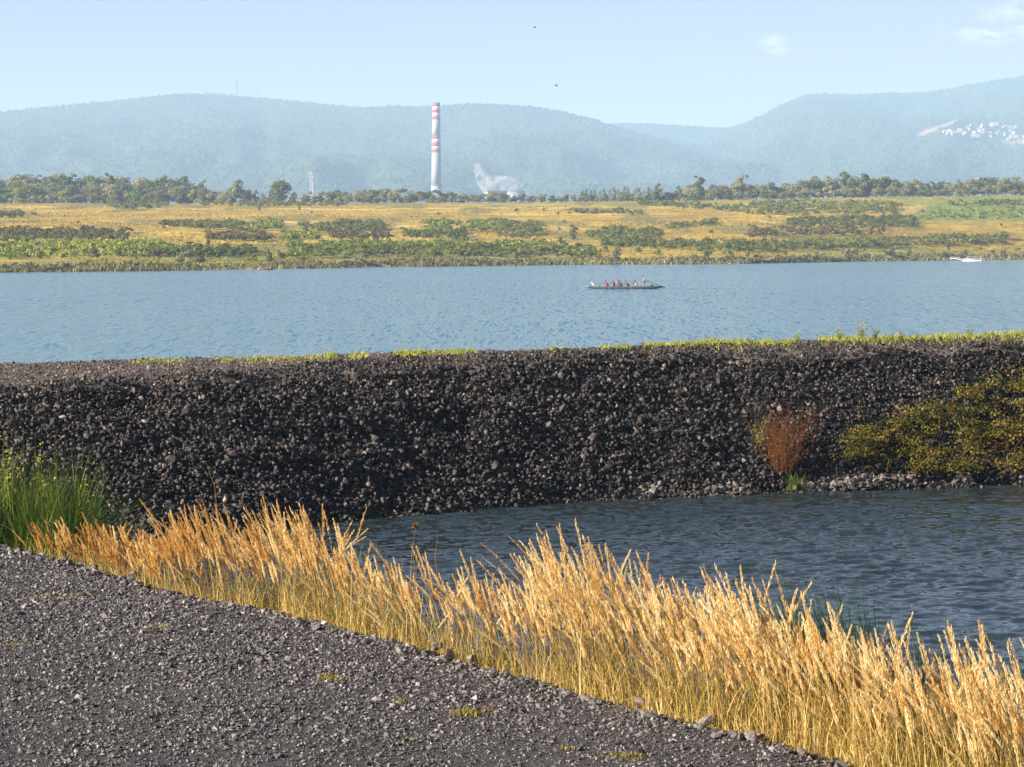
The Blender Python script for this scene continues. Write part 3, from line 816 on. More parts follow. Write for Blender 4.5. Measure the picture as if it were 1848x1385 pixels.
TH = [
 ((293, 406, 408, 440, 404, 419), 'dark', 2.6, 130, 'dark green planted thicket on the golden slope left of centre', 0),
 ((430, 404, 419, 502, 402, 415), 'green', 2.4, 60, 'bright green planted rows joining the right end of the dark planted thicket', 1),
 ((375, 426, 434, 482, 427, 438), 'olive', 2.4, 70, 'olive thicket just below the dark planted thicket', 0),
 ((508, 425, 437, 572, 421, 434), 'green', 2.2, 45, 'small bright green young plantation right of the olive thicket', 1),
 ((543, 409, 418, 612, 408, 421), 'dark', 2.6, 55, 'dark oval thicket on the golden slope under the lattice mast', 0),
 ((614, 405, 419, 690, 403, 421), 'dark', 2.8, 70, 'dark green thicket with pale left side below left of the chimney', 0),
 ((598, 421, 433, 700, 424, 437), 'olive', 2.3, 60, 'olive scrub patch below the thickets left of the chimney', 0),
 ((772, 403, 419, 914, 402, 420), 'green', 2.6, 130, 'green plantation in rows directly below the chimney', 1),
 ((728, 419, 431, 842, 422, 436), 'dark', 2.4, 75, 'dark strip of scrub below the plantation under the chimney', 0),
 ((900, 408, 432, 978, 406, 434), 'dark', 2.8, 90, 'dark square thicket below the cooling towers', 0),
 ((615, 441, 450, 1000, 443, 455), 'green', 2.3, 190, 'long green shrub band across the lower slope below the chimney', 0),
 ((640, 452, 463, 1070, 447, 467), 'dark', 2.4, 170, 'darker green shrub band near the shore below the long green band', 0),
 ((1062, 416, 433, 1190, 420, 437), 'dark', 3.0, 90, 'dark thicket with grey-green domes right of the lone meadow tree', 0),
 ((1203, 409, 414, 1290, 400, 407), 'dark', 2.0, 55, 'narrow dark planted strip rising to the right on the golden slope', 1),
 ((1090, 438, 446, 1400, 441, 458), 'dark', 2.6, 170, 'dark green hedge-like band above the shore right of the dragon boat', 0),
 ((1027, 381, 386, 1156, 381, 388), 'olive', 1.9, 60, 'dull brown scrub strip high on the golden slope right of the towers', 0),
 ((1150, 367, 371, 1400, 378, 390), 'dark', 2.6, 110, 'dark green hedge running down to the right under the tall trees', 0),
 ((1348, 366, 390, 1622, 368, 390), 'dark', 3.2, 210, 'wide grey-green plantation below the right tree line', 1),
 ((1422, 398, 412, 1655, 395, 410), 'dark', 3.0, 150, 'big dark thicket on the mound at the right of the meadow', 0),
 ((1348, 416, 430, 1590, 408, 425), 'olive', 2.4, 130, 'brownish olive scrub below the big dark thicket', 0),
 ((1380, 443, 455, 1815, 429, 441), 'dark', 3.2, 210, 'long dark hedge above the right shore', 0),
 ((0, 416, 425, 230, 418, 442), 'olive', 2.2, 150, 'olive scrub in stripes on the left slope', 0),
 ((0, 428, 440, 200, 420, 432), 'dark', 2.0, 70, 'dark low scrub among the olive stripes at the left', 0),
 ((-60, 385, 396, 62, 386, 396), 'olive', 2.6, 50, 'grey olive bushes high on the meadow at the left edge', 0),
 ((200, 369, 379, 302, 369, 380), 'dark', 3.6, 50, 'dark bushes in front of the left wood', 0),
 ((-60, 444, 470, 300, 442, 462), 'green', 2.8, 170, 'fresh green young trees above the left shore', 0),
 ((262, 456, 466, 455, 453, 464), 'dark', 2.4, 90, 'dark scrub band above the left shore', 0),
 ((362, 367, 373, 622, 368, 375), 'dark', 2.2, 110, 'low dark hedge at the foot of the tree line left of the chimney', 0),
 ((1655, 384, 398, 1900, 378, 396), 'green', 2.2, 90, 'fresh green shrub rows right of the meadow track', 1),
 ((1697, 366, 374, 1900, 364, 373), 'dark', 2.4, 70, 'dark hedge above the green field at the right edge', 0),
 ((525, 444, 468, 640, 443, 466), 'green', 2.4, 75, 'green bushes near the shore left of the long shrub band', 0),
]
for i, (r, kind, hm, n, lab, rows) in enumerate(TH):
    thicket(r, kind, hm, n, lab, 500 + i, rows=bool(rows))

SING = [  # u, base v, height px, kind, shape, wide, label
 (331, 476, 23, 'grey', 'bush', 1.1, 'dark round bush by the left shore, left of a pair'), (355, 477, 21, 'pale', 'bush', 1.2, 'paler round bush by the left shore, right of a pair'),
 (457, 474, 17, 'green', 'bush', 1.1, 'low green bush left of the pointed dark tree on the left shore'), (485, 475, 26, 'dark', 'cone', 1.3, 'pointed dark tree on the left shore'),
 (542, 474, 17, 'grey', 'bush', 1.2, 'grey-green bush right of the pointed dark tree on the left shore'), (302, 457, 17, 'green', 'round', 1.0, 'small green tree above the left shore'),
 (657, 471, 20, 'grey', 'bush', 1.0, 'grey feathery bush on the shore left below the chimney'), (620, 470, 16, 'grey', 'bush', 1.0, 'grey bush on the shore, a little left of the feathery one'),
 (757, 471, 11, 'dark', 'round', 1.1, 'small dark bush on the shore below the chimney'), (932, 473, 15, 'dark', 'bush', 1.0, 'dark bush at the water below the cooling towers'),
 (1112, 472, 25, 'grey', 'cone', 1.9, 'grey pyramid-shaped tree on the shore above the dragon boat'), (1066, 468, 16, 'dark', 'round', 1.0, 'dark little tree left of the pyramid-shaped one'),
 (1033, 434, 29, 'grey', 'tall', 1.7, 'lone tall grey-green tree in the middle of the golden slope'), (1012, 436, 10, 'dark', 'bush', 1.2, 'small dark bush left of the lone meadow tree'),
 (1190, 468, 20, 'green', 'tall', 1.4, 'yellow-green birch-like tree on the shore right of the pyramid-shaped one'),
 (1276, 467, 17, 'dark', 'round', 1.0, 'dark little tree on the shore, middle of the right centre row'), (1319, 469, 20, 'green', 'round', 0.9, 'green little tree on the right centre shore beside a dark one'),
 (1349, 468, 19, 'green', 'cone', 1.2, 'green pointed tree on the right centre shore'), (1253, 470, 13, 'olive', 'bush', 1.0, 'brown bush on the right centre shore'),
 (1530, 464, 20, 'grey', 'bush', 1.0, 'grey loose bush on the right shore'), (1614, 463, 22, 'grey', 'bush', 1.0, 'tall grey bush on the right shore beside a green one'),
 (1640, 463, 16, 'green', 'tall', 1.4, 'narrow green bush beside the tall grey bush on the right shore'), (1706, 465, 14, 'dark', 'bush', 1.2, 'dark bush left of the moored white boat'),
 (1485, 466, 13, 'green', 'bush', 1.0, 'low green bush on the right shore'), (1835, 455, 12, 'green', 'bush', 1.3, 'yellow-green bush at the right edge above the shore'),
 (540, 380, 8, 'dark', 'round', 1.0, 'tiny dark tree alone at the top of the golden slope'), (468, 380, 14, 'green', 'tall', 1.4, 'small yellow-green tree at the foot of the tree line'),
 (933, 382, 8, 'dark', 'bush', 1.4, 'dark bush high on the slope right below the towers'), (983, 381, 7, 'grey', 'bush', 1.4, 'grey bush high on the slope right of a dark one'),
 (376, 444, 13, 'olive', 'round', 1.0, 'olive little tree below the olive thicket'), (342, 443, 12, 'olive', 'bush', 1.3, 'olive bush left of the olive little tree'),
 (1810, 442, 13, 'olive', 'bush', 1.0, 'brown bush at the right end of the long dark hedge'), (1255, 366, 12, 'dark', 'bush', 1.1, 'dark bush in front of the tall pointed tree'),
]
for (u, vb, hp, kind, shape, wide, lab) in SING:
    q = land(u, vb)[0]; h = hp / F * q[1]
    tree('shrub' if shape == 'bush' else 'tree', (q[0], q[1], q[2] - 0.1), h, kind, shape, lab, 'shrub' if shape == 'bush' else 'tree', None, wide)

# small shrubs dotted over the far slope
for k in range(190):
    if k < 110: u, v = rr.uniform(-40, 1880), rr.triangular(441, 472, 462)
    else: u, v = rr.uniform(-40, 1880), rr.uniform(382, 440)
    q = land(u, v)[0]
    if q[2] < 0.8: continue
    kind = rr.choice(['dark', 'olive', 'grey', 'green'] if k >= 110 else ['green', 'green', 'grey', 'olive', 'dark', 'pale'])
    low = k < 110
    tree('shrub', (q[0], q[1], q[2] - 0.15), rr.uniform(1.0, 3.4) if low else rr.uniform(0.8, 2.0), kind, rr.choice(['bush', 'round', 'tall']) if low else 'bush',
         f"small {SHAPES[kind]} shrub on the {'green strip by the far water' if low else 'golden part of the far slope'}", 'shrub', f"{SHAPES[kind]} shrubs on the {'lower' if low else 'golden'} far slope", rr.uniform(0.9, 1.6))

M['reed'] = leafy('reed', [(0, (0.08, 0.08, 0.025)), (0.5, (0.20, 0.175, 0.06)), (1, (0.36, 0.30, 0.11))], 0.35)
# reeds along the far shore and rough grass on the meadow
def blades(pos, h, w, lean, rg, seg=3, curve=0.35):
    """thin bent blades as quad ribbons; pos Nx3, h,w N, lean Nx2"""
    N = len(pos); az = rg.uniform(0, math.pi, N)
    sx, sy = np.cos(az), np.sin(az)
    rows = []
    for k in range(seg + 1):
        q = k / seg; c = q ** 1.8
        cx = pos[:, 0] + lean[:, 0] * h * c; cy = pos[:, 1] + lean[:, 1] * h * c
        cz = pos[:, 2] + h * (q - curve * q * q * np.hypot(lean[:, 0], lean[:, 1]))
        ww = w * (1 - q ** 1.6) * 0.5 + w * 0.03
        rows.append(np.stack([cx - sx * ww, cy - sy * ww, cz], -1)); rows.append(np.stack([cx + sx * ww, cy + sy * ww, cz], -1))
    V = np.stack(rows, 1); n = 2 * (seg + 1)
    bf = np.array([[2 * k, 2 * k + 1, 2 * k + 3, 2 * k + 2] for k in range(seg)])
    Fc = bf[None] + (np.arange(N) * n)[:, None, None]
    return V.reshape(-1, 3), Fc.reshape(-1, 4), n

rg = np.random.default_rng(77)
n = 15000
phr = rg.uniform(-0.23, 0.24, n); ds_ = np.interp(phr, SPHI, SD)
x = phr * ds_; dr = ds_ + (fbm(x * 0.03, x * 0 + 1, 8, 3) - 0.5) * 26 + rg.uniform(-7, 9, n)
z = land_z(phr, dr); pos = np.stack([phr * dr, dr, np.maximum(z, -0.3)], -1)
hh = rg.uniform(0.5, 1.9, n) * (0.35 + 1.5 * fbm(x * 0.07, x * 0 + 4, 9, 4) ** 1.5)
V, Fc, nv = blades(pos, hh, rg.uniform(0.25, 0.8, n), rg.normal(0.05, 0.35, (n, 2)), rg, 2)
tt = np.clip(rg.normal(0.5, 0.25, n) + 0.9 * (fbm(pos[:, 0] * 0.03, pos[:, 1] * 0.03, 12, 3) - 0.5), 0, 1)
tag(npmesh('reeds', V, Fc, M['reed'], tint=np.repeat(tt, nv)), 'olive reeds along the far waterline', 'reeds', kind='stuff')
parts = []
for _ in range(430):
    ph_ = rg.uniform(-0.22, 0.23); d0 = np.interp(ph_, SPHI, SD); x_ = ph_ * d0
    if vnoise(np.array([x_ * 0.05]), np.array([0.0]), 17)[0] < 0.35: continue
    d_ = d0 + (fbm(np.array([x_ * 0.03]), np.array([1.0]), 8, 3)[0] - 0.5) * 26 + rg.uniform(-3, 8); h_ = rg.uniform(0.8, 2.3)
    q_ = np.array([ph_ * d_, d_, max(land_z(np.array([ph_]), np.array([d_]))[0], -0.1)])
    lobes = [(np.array([rg.normal(0, 0.6) * h_, rg.normal(0, 0.3) * h_, h_ * rg.uniform(0.2, 0.6)]), np.array([0.6, 0.5, 0.38]) * h_ * rg.uniform(0.7, 1.1)) for _ in range(4)]
    v_, f_, t_ = leaf_cloud(rg, lobes, 90, 0.3); parts.append((v_ + q_, f_, np.clip(t_ + rg.normal(0, 0.2), 0, 1)))
V, Fc, t = join(parts)
tag(npmesh('shore_scrub', V, Fc, FOL['grey'], tint=t), 'low brownish scrub along the far waterline', 'scrub', kind='stuff')
n = 42000
uu_, vv_ = rg.uniform(-120, 1960, n), rg.uniform(366, 474, n)
phr, _ = ray(uu_, vv_); dr = rg.uniform(640, 1500, n); dsr = np.interp(phr, SPHI, SD); ok = dr > dsr + 6
phr, dr = phr[ok], dr[ok]; n = len(dr)
cl = fbm(phr * dr * 0.02, dr * 0.016, 91, 4); ok = cl > 0.42; phr, dr = phr[ok], dr[ok]; n = len(dr)
pos = np.stack([phr * dr, dr, land_z(phr, dr) - 0.05], -1)
V, Fc, nv = blades(pos, rg.uniform(0.3, 0.8, n), rg.uniform(0.3, 0.8, n), rg.normal(0, 0.3, (n, 2)), rg, 1)
M['dry_tuft'] = leafy('dry_tuft', [(0, (0.14, 0.09, 0.02)), (0.5, (0.36, 0.22, 0.03)), (1, (0.52, 0.37, 0.09))], 0.25)
lowm = np.interp(uv_of(pos)[0], [0, 1848], [440, 444]) < uv_of(pos)[1]
tag(npmesh('dry_grass', V, Fc, M['dry_tuft'], tint=np.repeat(np.clip(rg.normal(0.5, 0.25, n) - 0.35 * lowm, 0, 1), nv)), 'tufts of dry golden grass all over the far meadow', 'grass', kind='stuff')

# ------------------------------------------------------------------ power station, mast, turbines, village
M['concrete'] = pbr('concrete', (0.31, 0.305, 0.30), 0.85, 0.2, 0.10, 0.12)
M['red_paint'] = pbr('red_paint', (0.42, 0.06, 0.085), 0.7, 0.2, 0.12, 0.2)
M['white_paint'] = pbr('white_paint', (0.80, 0.80, 0.80), 0.7, 0.2, 0.06, 0.2)
M['band_white'] = pbr('band_white', (0.58, 0.575, 0.57), 0.7, 0.2, 0.10, 0.2)
M['steel'] = pbr('steel', (0.16, 0.16, 0.17), 0.6, 0.4, 0.1, 1)
CHD = 4000.0
cb = D(787.5, 405.0, CHD); cz0 = 26.0
ch = tag(empty('chimney', (cb[0], CHD, cz0)), 'tall tapering power station chimney with red and white bands', 'chimney')
def cr_(z): return np.interp(z, [0, 70, 196], [9.0, 7.7, 5.9])
def cz(v): return D(787.5, v, CHD)[2] - cz0
def frustum(name, v0, v1, m, extra=0.0):
    z0, z1 = cz(v0) if v0 else 0.0, cz(v1)
    mb = MB(); mb.lathe([(cr_(z0) + extra, z0), (cr_((z0 + z1) / 2) + extra, (z0 + z1) / 2), (cr_(z1) + extra, z1)], 40)
    return mb.build(name, m, ch)
def shade(o):
    for p in o.data.polygons: p.use_smooth = len(p.vertices) == 4
    return o
shade(frustum('shaft', None, 335.4, M['concrete'])); shade(frustum('platform', 335.4, 333.8, M['steel'], 0.7)); shade(frustum('shaft', 333.8, 275.5, M['concrete']))
for a, b, m, nm in ((275.5, 270, 'red_paint', 'red_band'), (270, 264.4, 'band_white', 'white_band'), (264.4, 257.8, 'red_paint', 'red_band'), (257.8, 251.4, 'band_white', 'white_band'), (251.4, 245.5, 'red_paint', 'red_band'),
                    (245.5, 216, 'concrete', 'shaft'), (216, 210.4, 'red_paint', 'red_band'), (210.4, 204.2, 'band_white', 'white_band'), (204.2, 198.8, 'red_paint', 'red_band'), (198.8, 192.7, 'band_white', 'white_band'), (192.7, 187, 'red_paint', 'red_band')):
    shade(frustum(nm, a, b, M[m]))
mb = MB(); z1 = cz(187); mb.lathe([(cr_(z1) + 0.25, z1), (cr_(z1) + 0.25, z1 + 1.0), (cr_(z1) - 0.8, z1 + 1.0), (cr_(z1) - 0.8, z1 + 0.3)], 40); mb.build('rim', M['steel'], ch)
mb = MB(); mb.tube([(-cr_(0) - 0.3, -1, 0), (-cr_(98) - 0.3, -1, 98), (-cr_(196) - 0.3, -1, z1)], 0.35, 5); mb.build('ladder', M['steel'], ch)

def tower(u, w_px, v_top, d, label):
    b = D(u, v_top, d); r = w_px / F * d / 2; hgt = b[2] - 26
    o = tag(empty('cooling_tower', (b[0], d, 26.0)), label, 'cooling tower')
    mb = MB(); mb.lathe([(r * 1.55, 5), (r * 1.30, hgt * 0.3), (r * 1.05, hgt * 0.62), (r * 0.98, hgt * 0.8), (r, hgt), (r - 0.6, hgt), (r * 0.95, hgt * 0.8)], 40, cap=False); s_ = mb.build('shell', M['concrete'], o, True)
    mb = MB(); mb.lathe([(r + 0.02, hgt - 1.6), (r + 0.6, hgt - 1.5), (r + 0.6, hgt + 0.4), (r - 0.5, hgt + 0.4)], 40, cap=False); mb.build('rim', M['steel'], o)
    mb = MB()
    for k in range(24):
        a = 2 * math.pi * k / 24; a2 = a + math.pi / 24
        mb.tube([(r * 1.6 * math.cos(a), r * 1.6 * math.sin(a), 0), (r * 1.55 * math.cos(a2), r * 1.55 * math.sin(a2), 5.2)], 0.5, 5)
    mb.build('supports', M['concrete'], o)
    return o
tower(895, 40, 345.5, 4050, 'left cooling tower, its pale rim just above the trees under the steam')
tower(930, 36, 345.5, 4150, 'right cooling tower, its pale rim just above the trees under the steam')

def steam(name, pts, rads, dens, label, seed):
    mb = MB(); mb.tube(pts, rads, 14)
    m, t, o = new_mat('steam')
    c = t.nodes.new('ShaderNodeTexCoord'); n = t.nodes.new('ShaderNodeTexNoise'); n.inputs['Scale'].default_value = 0.075; n.inputs['Detail'].default_value = 5; n.inputs['Roughness'].default_value = 0.6
    mr = t.nodes.new('ShaderNodeMapRange'); mr.inputs[1].default_value = 0.44; mr.inputs[2].default_value = 0.66; mr.inputs[3].default_value = 0; mr.inputs[4].default_value = dens
    pv = t.nodes.new('ShaderNodeVolumePrincipled'); pv.inputs['Color'].default_value = (0.98, 0.98, 0.98, 1)
    t.links.new(c.outputs['Object'], n.inputs['Vector']); t.links.new(n.outputs['Fac'], mr.inputs[0]); t.links.new(mr.outputs[0], pv.inputs['Density']); t.links.new(pv.outputs[0], o.inputs['Volume'])
    ob = mb.build(name, m); tag(ob, label, 'steam')
    ob.data.materials[0].cycles.volume_step_rate = 1.0 if hasattr(ob.data.materials[0].cycles, 'volume_step_rate') else 1.0
    return ob
def SP(d, *uvs): return [tuple(D(u, v, d)) for u, v in uvs]
steam('steam', SP(4110, (938, 345), (926, 337), (908, 331), (892, 329), (876, 326)), [13, 15, 14, 11, 6], 0.14, 'low white steam drifting left off the right cooling tower', 1)
steam('steam', SP(4050, (895, 344), (884, 336), (871, 323), (864, 310), (858, 296)), [15, 16, 12, 9, 5], 0.10, 'taller wisp of white steam rising off the left cooling tower', 2)

# lattice mast
q = D(562, 309, 2500.0); hz = q[2] - 26
mast = tag(empty('lattice_mast', (q[0], 2500.0, 26.0)), 'slim pale lattice mast with platforms above the tree line', 'mast')
M['mast_white'] = pbr('mast_white', (0.58, 0.54, 0.54), 0.6, 0.3, 0.05, 1)
mb = MB(); w0, w1 = 1.9, 0.9
cor = lambda z: [(sx * (w0 + (w1 - w0) * z / hz), sy * (w0 + (w1 - w0) * z / hz), z) for sx, sy in ((-1, -1), (1, -1), (1, 1), (-1, 1))]
for k in range(4): mb.tube([cor(0)[k], cor(hz * 0.94)[k]], 0.17, 4)
mb.build('leg_frame', M['mast_white'], mast)
mb = MB(); zs = np.linspace(0, hz * 0.94, 15)
for z0, z1_ in zip(zs[:-1], zs[1:]):
    for k in range(4):
        mb.tube([cor(z0)[k], cor(z1_)[(k + 1) % 4]], 0.10, 4); mb.tube([cor(z1_)[k], cor(z1_)[(k + 1) % 4]], 0.09, 4)
mb.build('bracing', M['mast_white'], mast)
for zf in (0.86, 0.93):
    mb = MB(); mb.box((0, 0, hz * zf), (4.6, 4.6, 0.3))
    for k in range(4):
        a = k * math.pi / 2 + 0.4; mb.box((2.3 * math.cos(a), 2.3 * math.sin(a), hz * zf + 1.0), (0.5, 0.5, 2.0), a)
    mb.build('platform', M['mast_white'], mast)
mb = MB(); mb.tube([(0, 0, hz * 0.93), (0, 0, hz)], 0.2, 5); mb.build('antenna', M['mast_white'], mast)

# wind turbines behind the ridge
M['turbine'] = pbr('turbine_grey', (0.16, 0.165, 0.18), 0.5, 0.3, 0.02, 1)
def turbine(u, v_hub, angs, label, blade_px):
    d = 9350.0; hub = D(u, v_hub, d); bl = blade_px / F * d; tw = 95.0
    o = tag(empty('wind_turbine', (hub[0], d, hub[2] - tw)), label, 'wind turbine', )
    mb = MB(); mb.tube([(0, 0, -20), (0, 0, tw)], [3.2, 2.2], 10); mb.build('tower', M['turbine'], o)
    mb = MB(); mb.box((0, -1, tw + 1), (4.5, 9, 4.2)); mb.build('nacelle', M['turbine'], o)
    mb = MB(); mb.tube([(0, -5.5, tw + 1), (0, -8, tw + 1)], [2.4, 0.8], 10); mb.build('hub', M['turbine'], o)
    for a in angs:
        c_, s_ = math.cos(R(a)), math.sin(R(a))
        mb = MB(); mb.tube([(0, -6.5, tw + 1), (c_ * bl * 0.25, -6.5, tw + 1 + s_ * bl * 0.25), (c_ * bl, -6.5, tw + 1 + s_ * bl)], [1.4, 2.2, 0.6], 6); mb.build('blade', M['turbine'], o)
turbine(427, 149.6, (5, 125, 245), 'wind turbine with tall tower on the left ridge', 15)
turbine(463, 167.5, (35, 155, 275), 'wind turbine half hidden behind the left ridge, right of the taller one', 15)

# hillside village
M['house_white'] = pbr('house_wall', (0.34, 0.33, 0.315), 0.8, 0.2, 0.05, 0.5)
M['tile_red'] = pbr('roof_tile', (0.50, 0.26, 0.20), 0.8, 0.2, 0.2, 0.5)
surf_r = hr[4]
def on_hill(u, v):
    a, b = ray(u, v); t = np.linspace(0.02, 1.0, 500)
    p = surf_r(np.full(500, float(a)), t); los = CAM[2] + b * p[:, 1]
    i = np.argmax(p[:, 2] >= los); return p[i]
rh = random.Random(12)
def house_mesh(w, dpt, hw, hr_):
    x, y = w / 2, dpt / 2
    v = [(-x, -y, -3), (x, -y, -3), (x, y, -3), (-x, y, -3), (-x, -y, hw), (x, -y, hw), (x, y, hw), (-x, y, hw), (-x, 0, hw + hr_), (x, 0, hw + hr_)]
    f = [(0, 1, 5, 4), (2, 3, 7, 6), (1, 2, 6, 9, 5), (3, 0, 4, 8, 7)]
    r_ = [(4, 5, 9, 8), (6, 7, 8, 9)]
    me = bpy.data.meshes.new('_house'); me.from_pydata(v, [], f + r_); me.materials.append(M['house_white']); me.materials.append(M['tile_red'])
    for k in (4, 5): me.polygons[k].material_index = 1
    me.update(); return me
HM = [house_mesh(8, 7, 3, 2.5), house_mesh(11, 8, 4, 2.5), house_mesh(6, 6, 3, 2.5), house_mesh(26, 11, 5, 3)]
hv = []
for _ in range(52):
    u = 1700 + 150 * rh.random() ** 0.75; c_ = np.interp(u, [1700, 1760, 1848], [243, 238, 246]); sp = np.interp(u, [1700, 1760, 1848], [3, 9, 14])
    hv.append((u, c_ + rh.uniform(-sp, sp)))
for i, (u, v) in enumerate(hv):
    q = on_hill(u, v); o = link('house', HM[rh.choice([0, 0, 1, 2, 2])], None); o.location = (q[0], q[1] - 6, q[2] + 4); o.rotation_euler = (0, 0, rh.uniform(-0.6, 0.6))
    tag(o, 'small white house in the village on the right hillside', 'house', 'houses of the hillside village')
for u, v in ((1759, 250.5), (1829, 252), (1793, 229)):
    q = on_hill(u, v); o = link('house', HM[3], None); o.location = (q[0], q[1] - 8, q[2] + 5); o.rotation_euler = (0, 0, 0.05)
    tag(o, {1759: 'long white building at the lower left of the hillside village', 1829: 'long white building near the frame edge in the hillside village', 1793: 'long white building at the top of the hillside village'}[u], 'building')

# ------------------------------------------------------------------ people and boats
def skin_body(name, joints, edges, m, parent=None, sub=1):
    """one continuous figure grown from a skeleton; joints: (x,y,z,r)"""
    me = bpy.data.meshes.new('tmp'); me.from_pydata([j[:3] for j in joints], edges, [])
    o = bpy.data.objects.new('tmp', me); C.objects.link(o)
    sk = o.modifiers.new('s', 'SKIN'); sk.use_smooth_shade = True
    for i, j in enumerate(joints):
        r = j[3]; me.skin_vertices[0].data[i].radius = (r, r) if not hasattr(r, '__len__') else r
    me.skin_vertices[0].data[0].use_root = True
    ss = o.modifiers.new('u', 'SUBSURF'); ss.levels = sub; ss.render_levels = sub
    dg = bpy.context.evaluated_depsgraph_get()
    res = bpy.data.meshes.new_from_object(o.evaluated_get(dg)); res.name = name
    bpy.data.objects.remove(o)
    res.materials.clear(); res.materials.append(m)
    return link(name, res, parent)
SKIN = pbr('skin', (0.33, 0.17, 0.11), 0.6, 0.3, 0.05, 8)
def cloth(n, c): return pbr('cloth_' + n, c, 0.85, 0.1, 0.1, 6)
HAIR = pbr('hair', (0.03, 0.02, 0.015), 0.6, 0.3, 0.2, 30)

def hand(J, E, w, dirv, side):
    d = Vector(dirv).normalized(); b = d.cross(Vector((0, 1, 0))); b = b.normalized() if b.length > 0.1 else Vector((0, 0, 1))
    i0 = len(J); pc_ = Vector(J[w][:3]) + d * 0.07; J.append((*pc_, 0.028)); E.append((w, i0))
    for k, L_ in enumerate((0.065, 0.08, 0.075, 0.055)):
        base = pc_ + d * 0.03 + b * (k - 1.5) * 0.022; tip = base + d * L_ * 0.5 + Vector((0, -side * L_ * 0.6, -0.01))
        J.append((*base, 0.010)); J.append((*tip, 0.008)); E.append((i0, len(J) - 2)); E.append((len(J) - 2, len(J) - 1))
    tb = pc_ - d * 0.02 + b * 0.045; J.append((*tb, 0.011)); E.append((i0, len(J) - 1)); J.append((*(tb + d * 0.03 + Vector((0, -side * 0.03, 0))), 0.009)); E.append((len(J) - 2, len(J) - 1))

def head_bits(p, hx, hy, hz_, face, hair_m, long=False):
    """hair cap, nose, eyes and mouth; face = -1 looks to -x"""
    mb = MB()
    n1, n2 = 10, 6; vs = []; fs = []
    for i in range(n2 + 1):
        th = math.pi * 0.62 * i / n2
        for k in range(n1):
            ph = 2 * math.pi * k / n1
            x = math.sin(th) * math.cos(ph); y = math.sin(th) * math.sin(ph); z = math.cos(th)
            z = max(z, -0.05) if x * face > 0.35 else z
            vs.append((hx - face * 0.012 + 0.112 * x, hy + 0.092 * y, hz_ + 0.02 + 0.128 * z))
    for i in range(n2):
        for k in range(n1): fs.append((i * n1 + k, i * n1 + (k + 1) % n1, (i + 1) * n1 + (k + 1) % n1, (i + 1) * n1 + k))
    mb.add(vs, fs)
    if long: mb.tube([(hx - face * 0.08, hy, hz_ + 0.03), (hx - face * 0.13, hy, hz_ - 0.12), (hx - face * 0.12, hy, hz_ - 0.3)], [0.08, 0.07, 0.03], 7)
    mb.build('hair', hair_m, p, True)

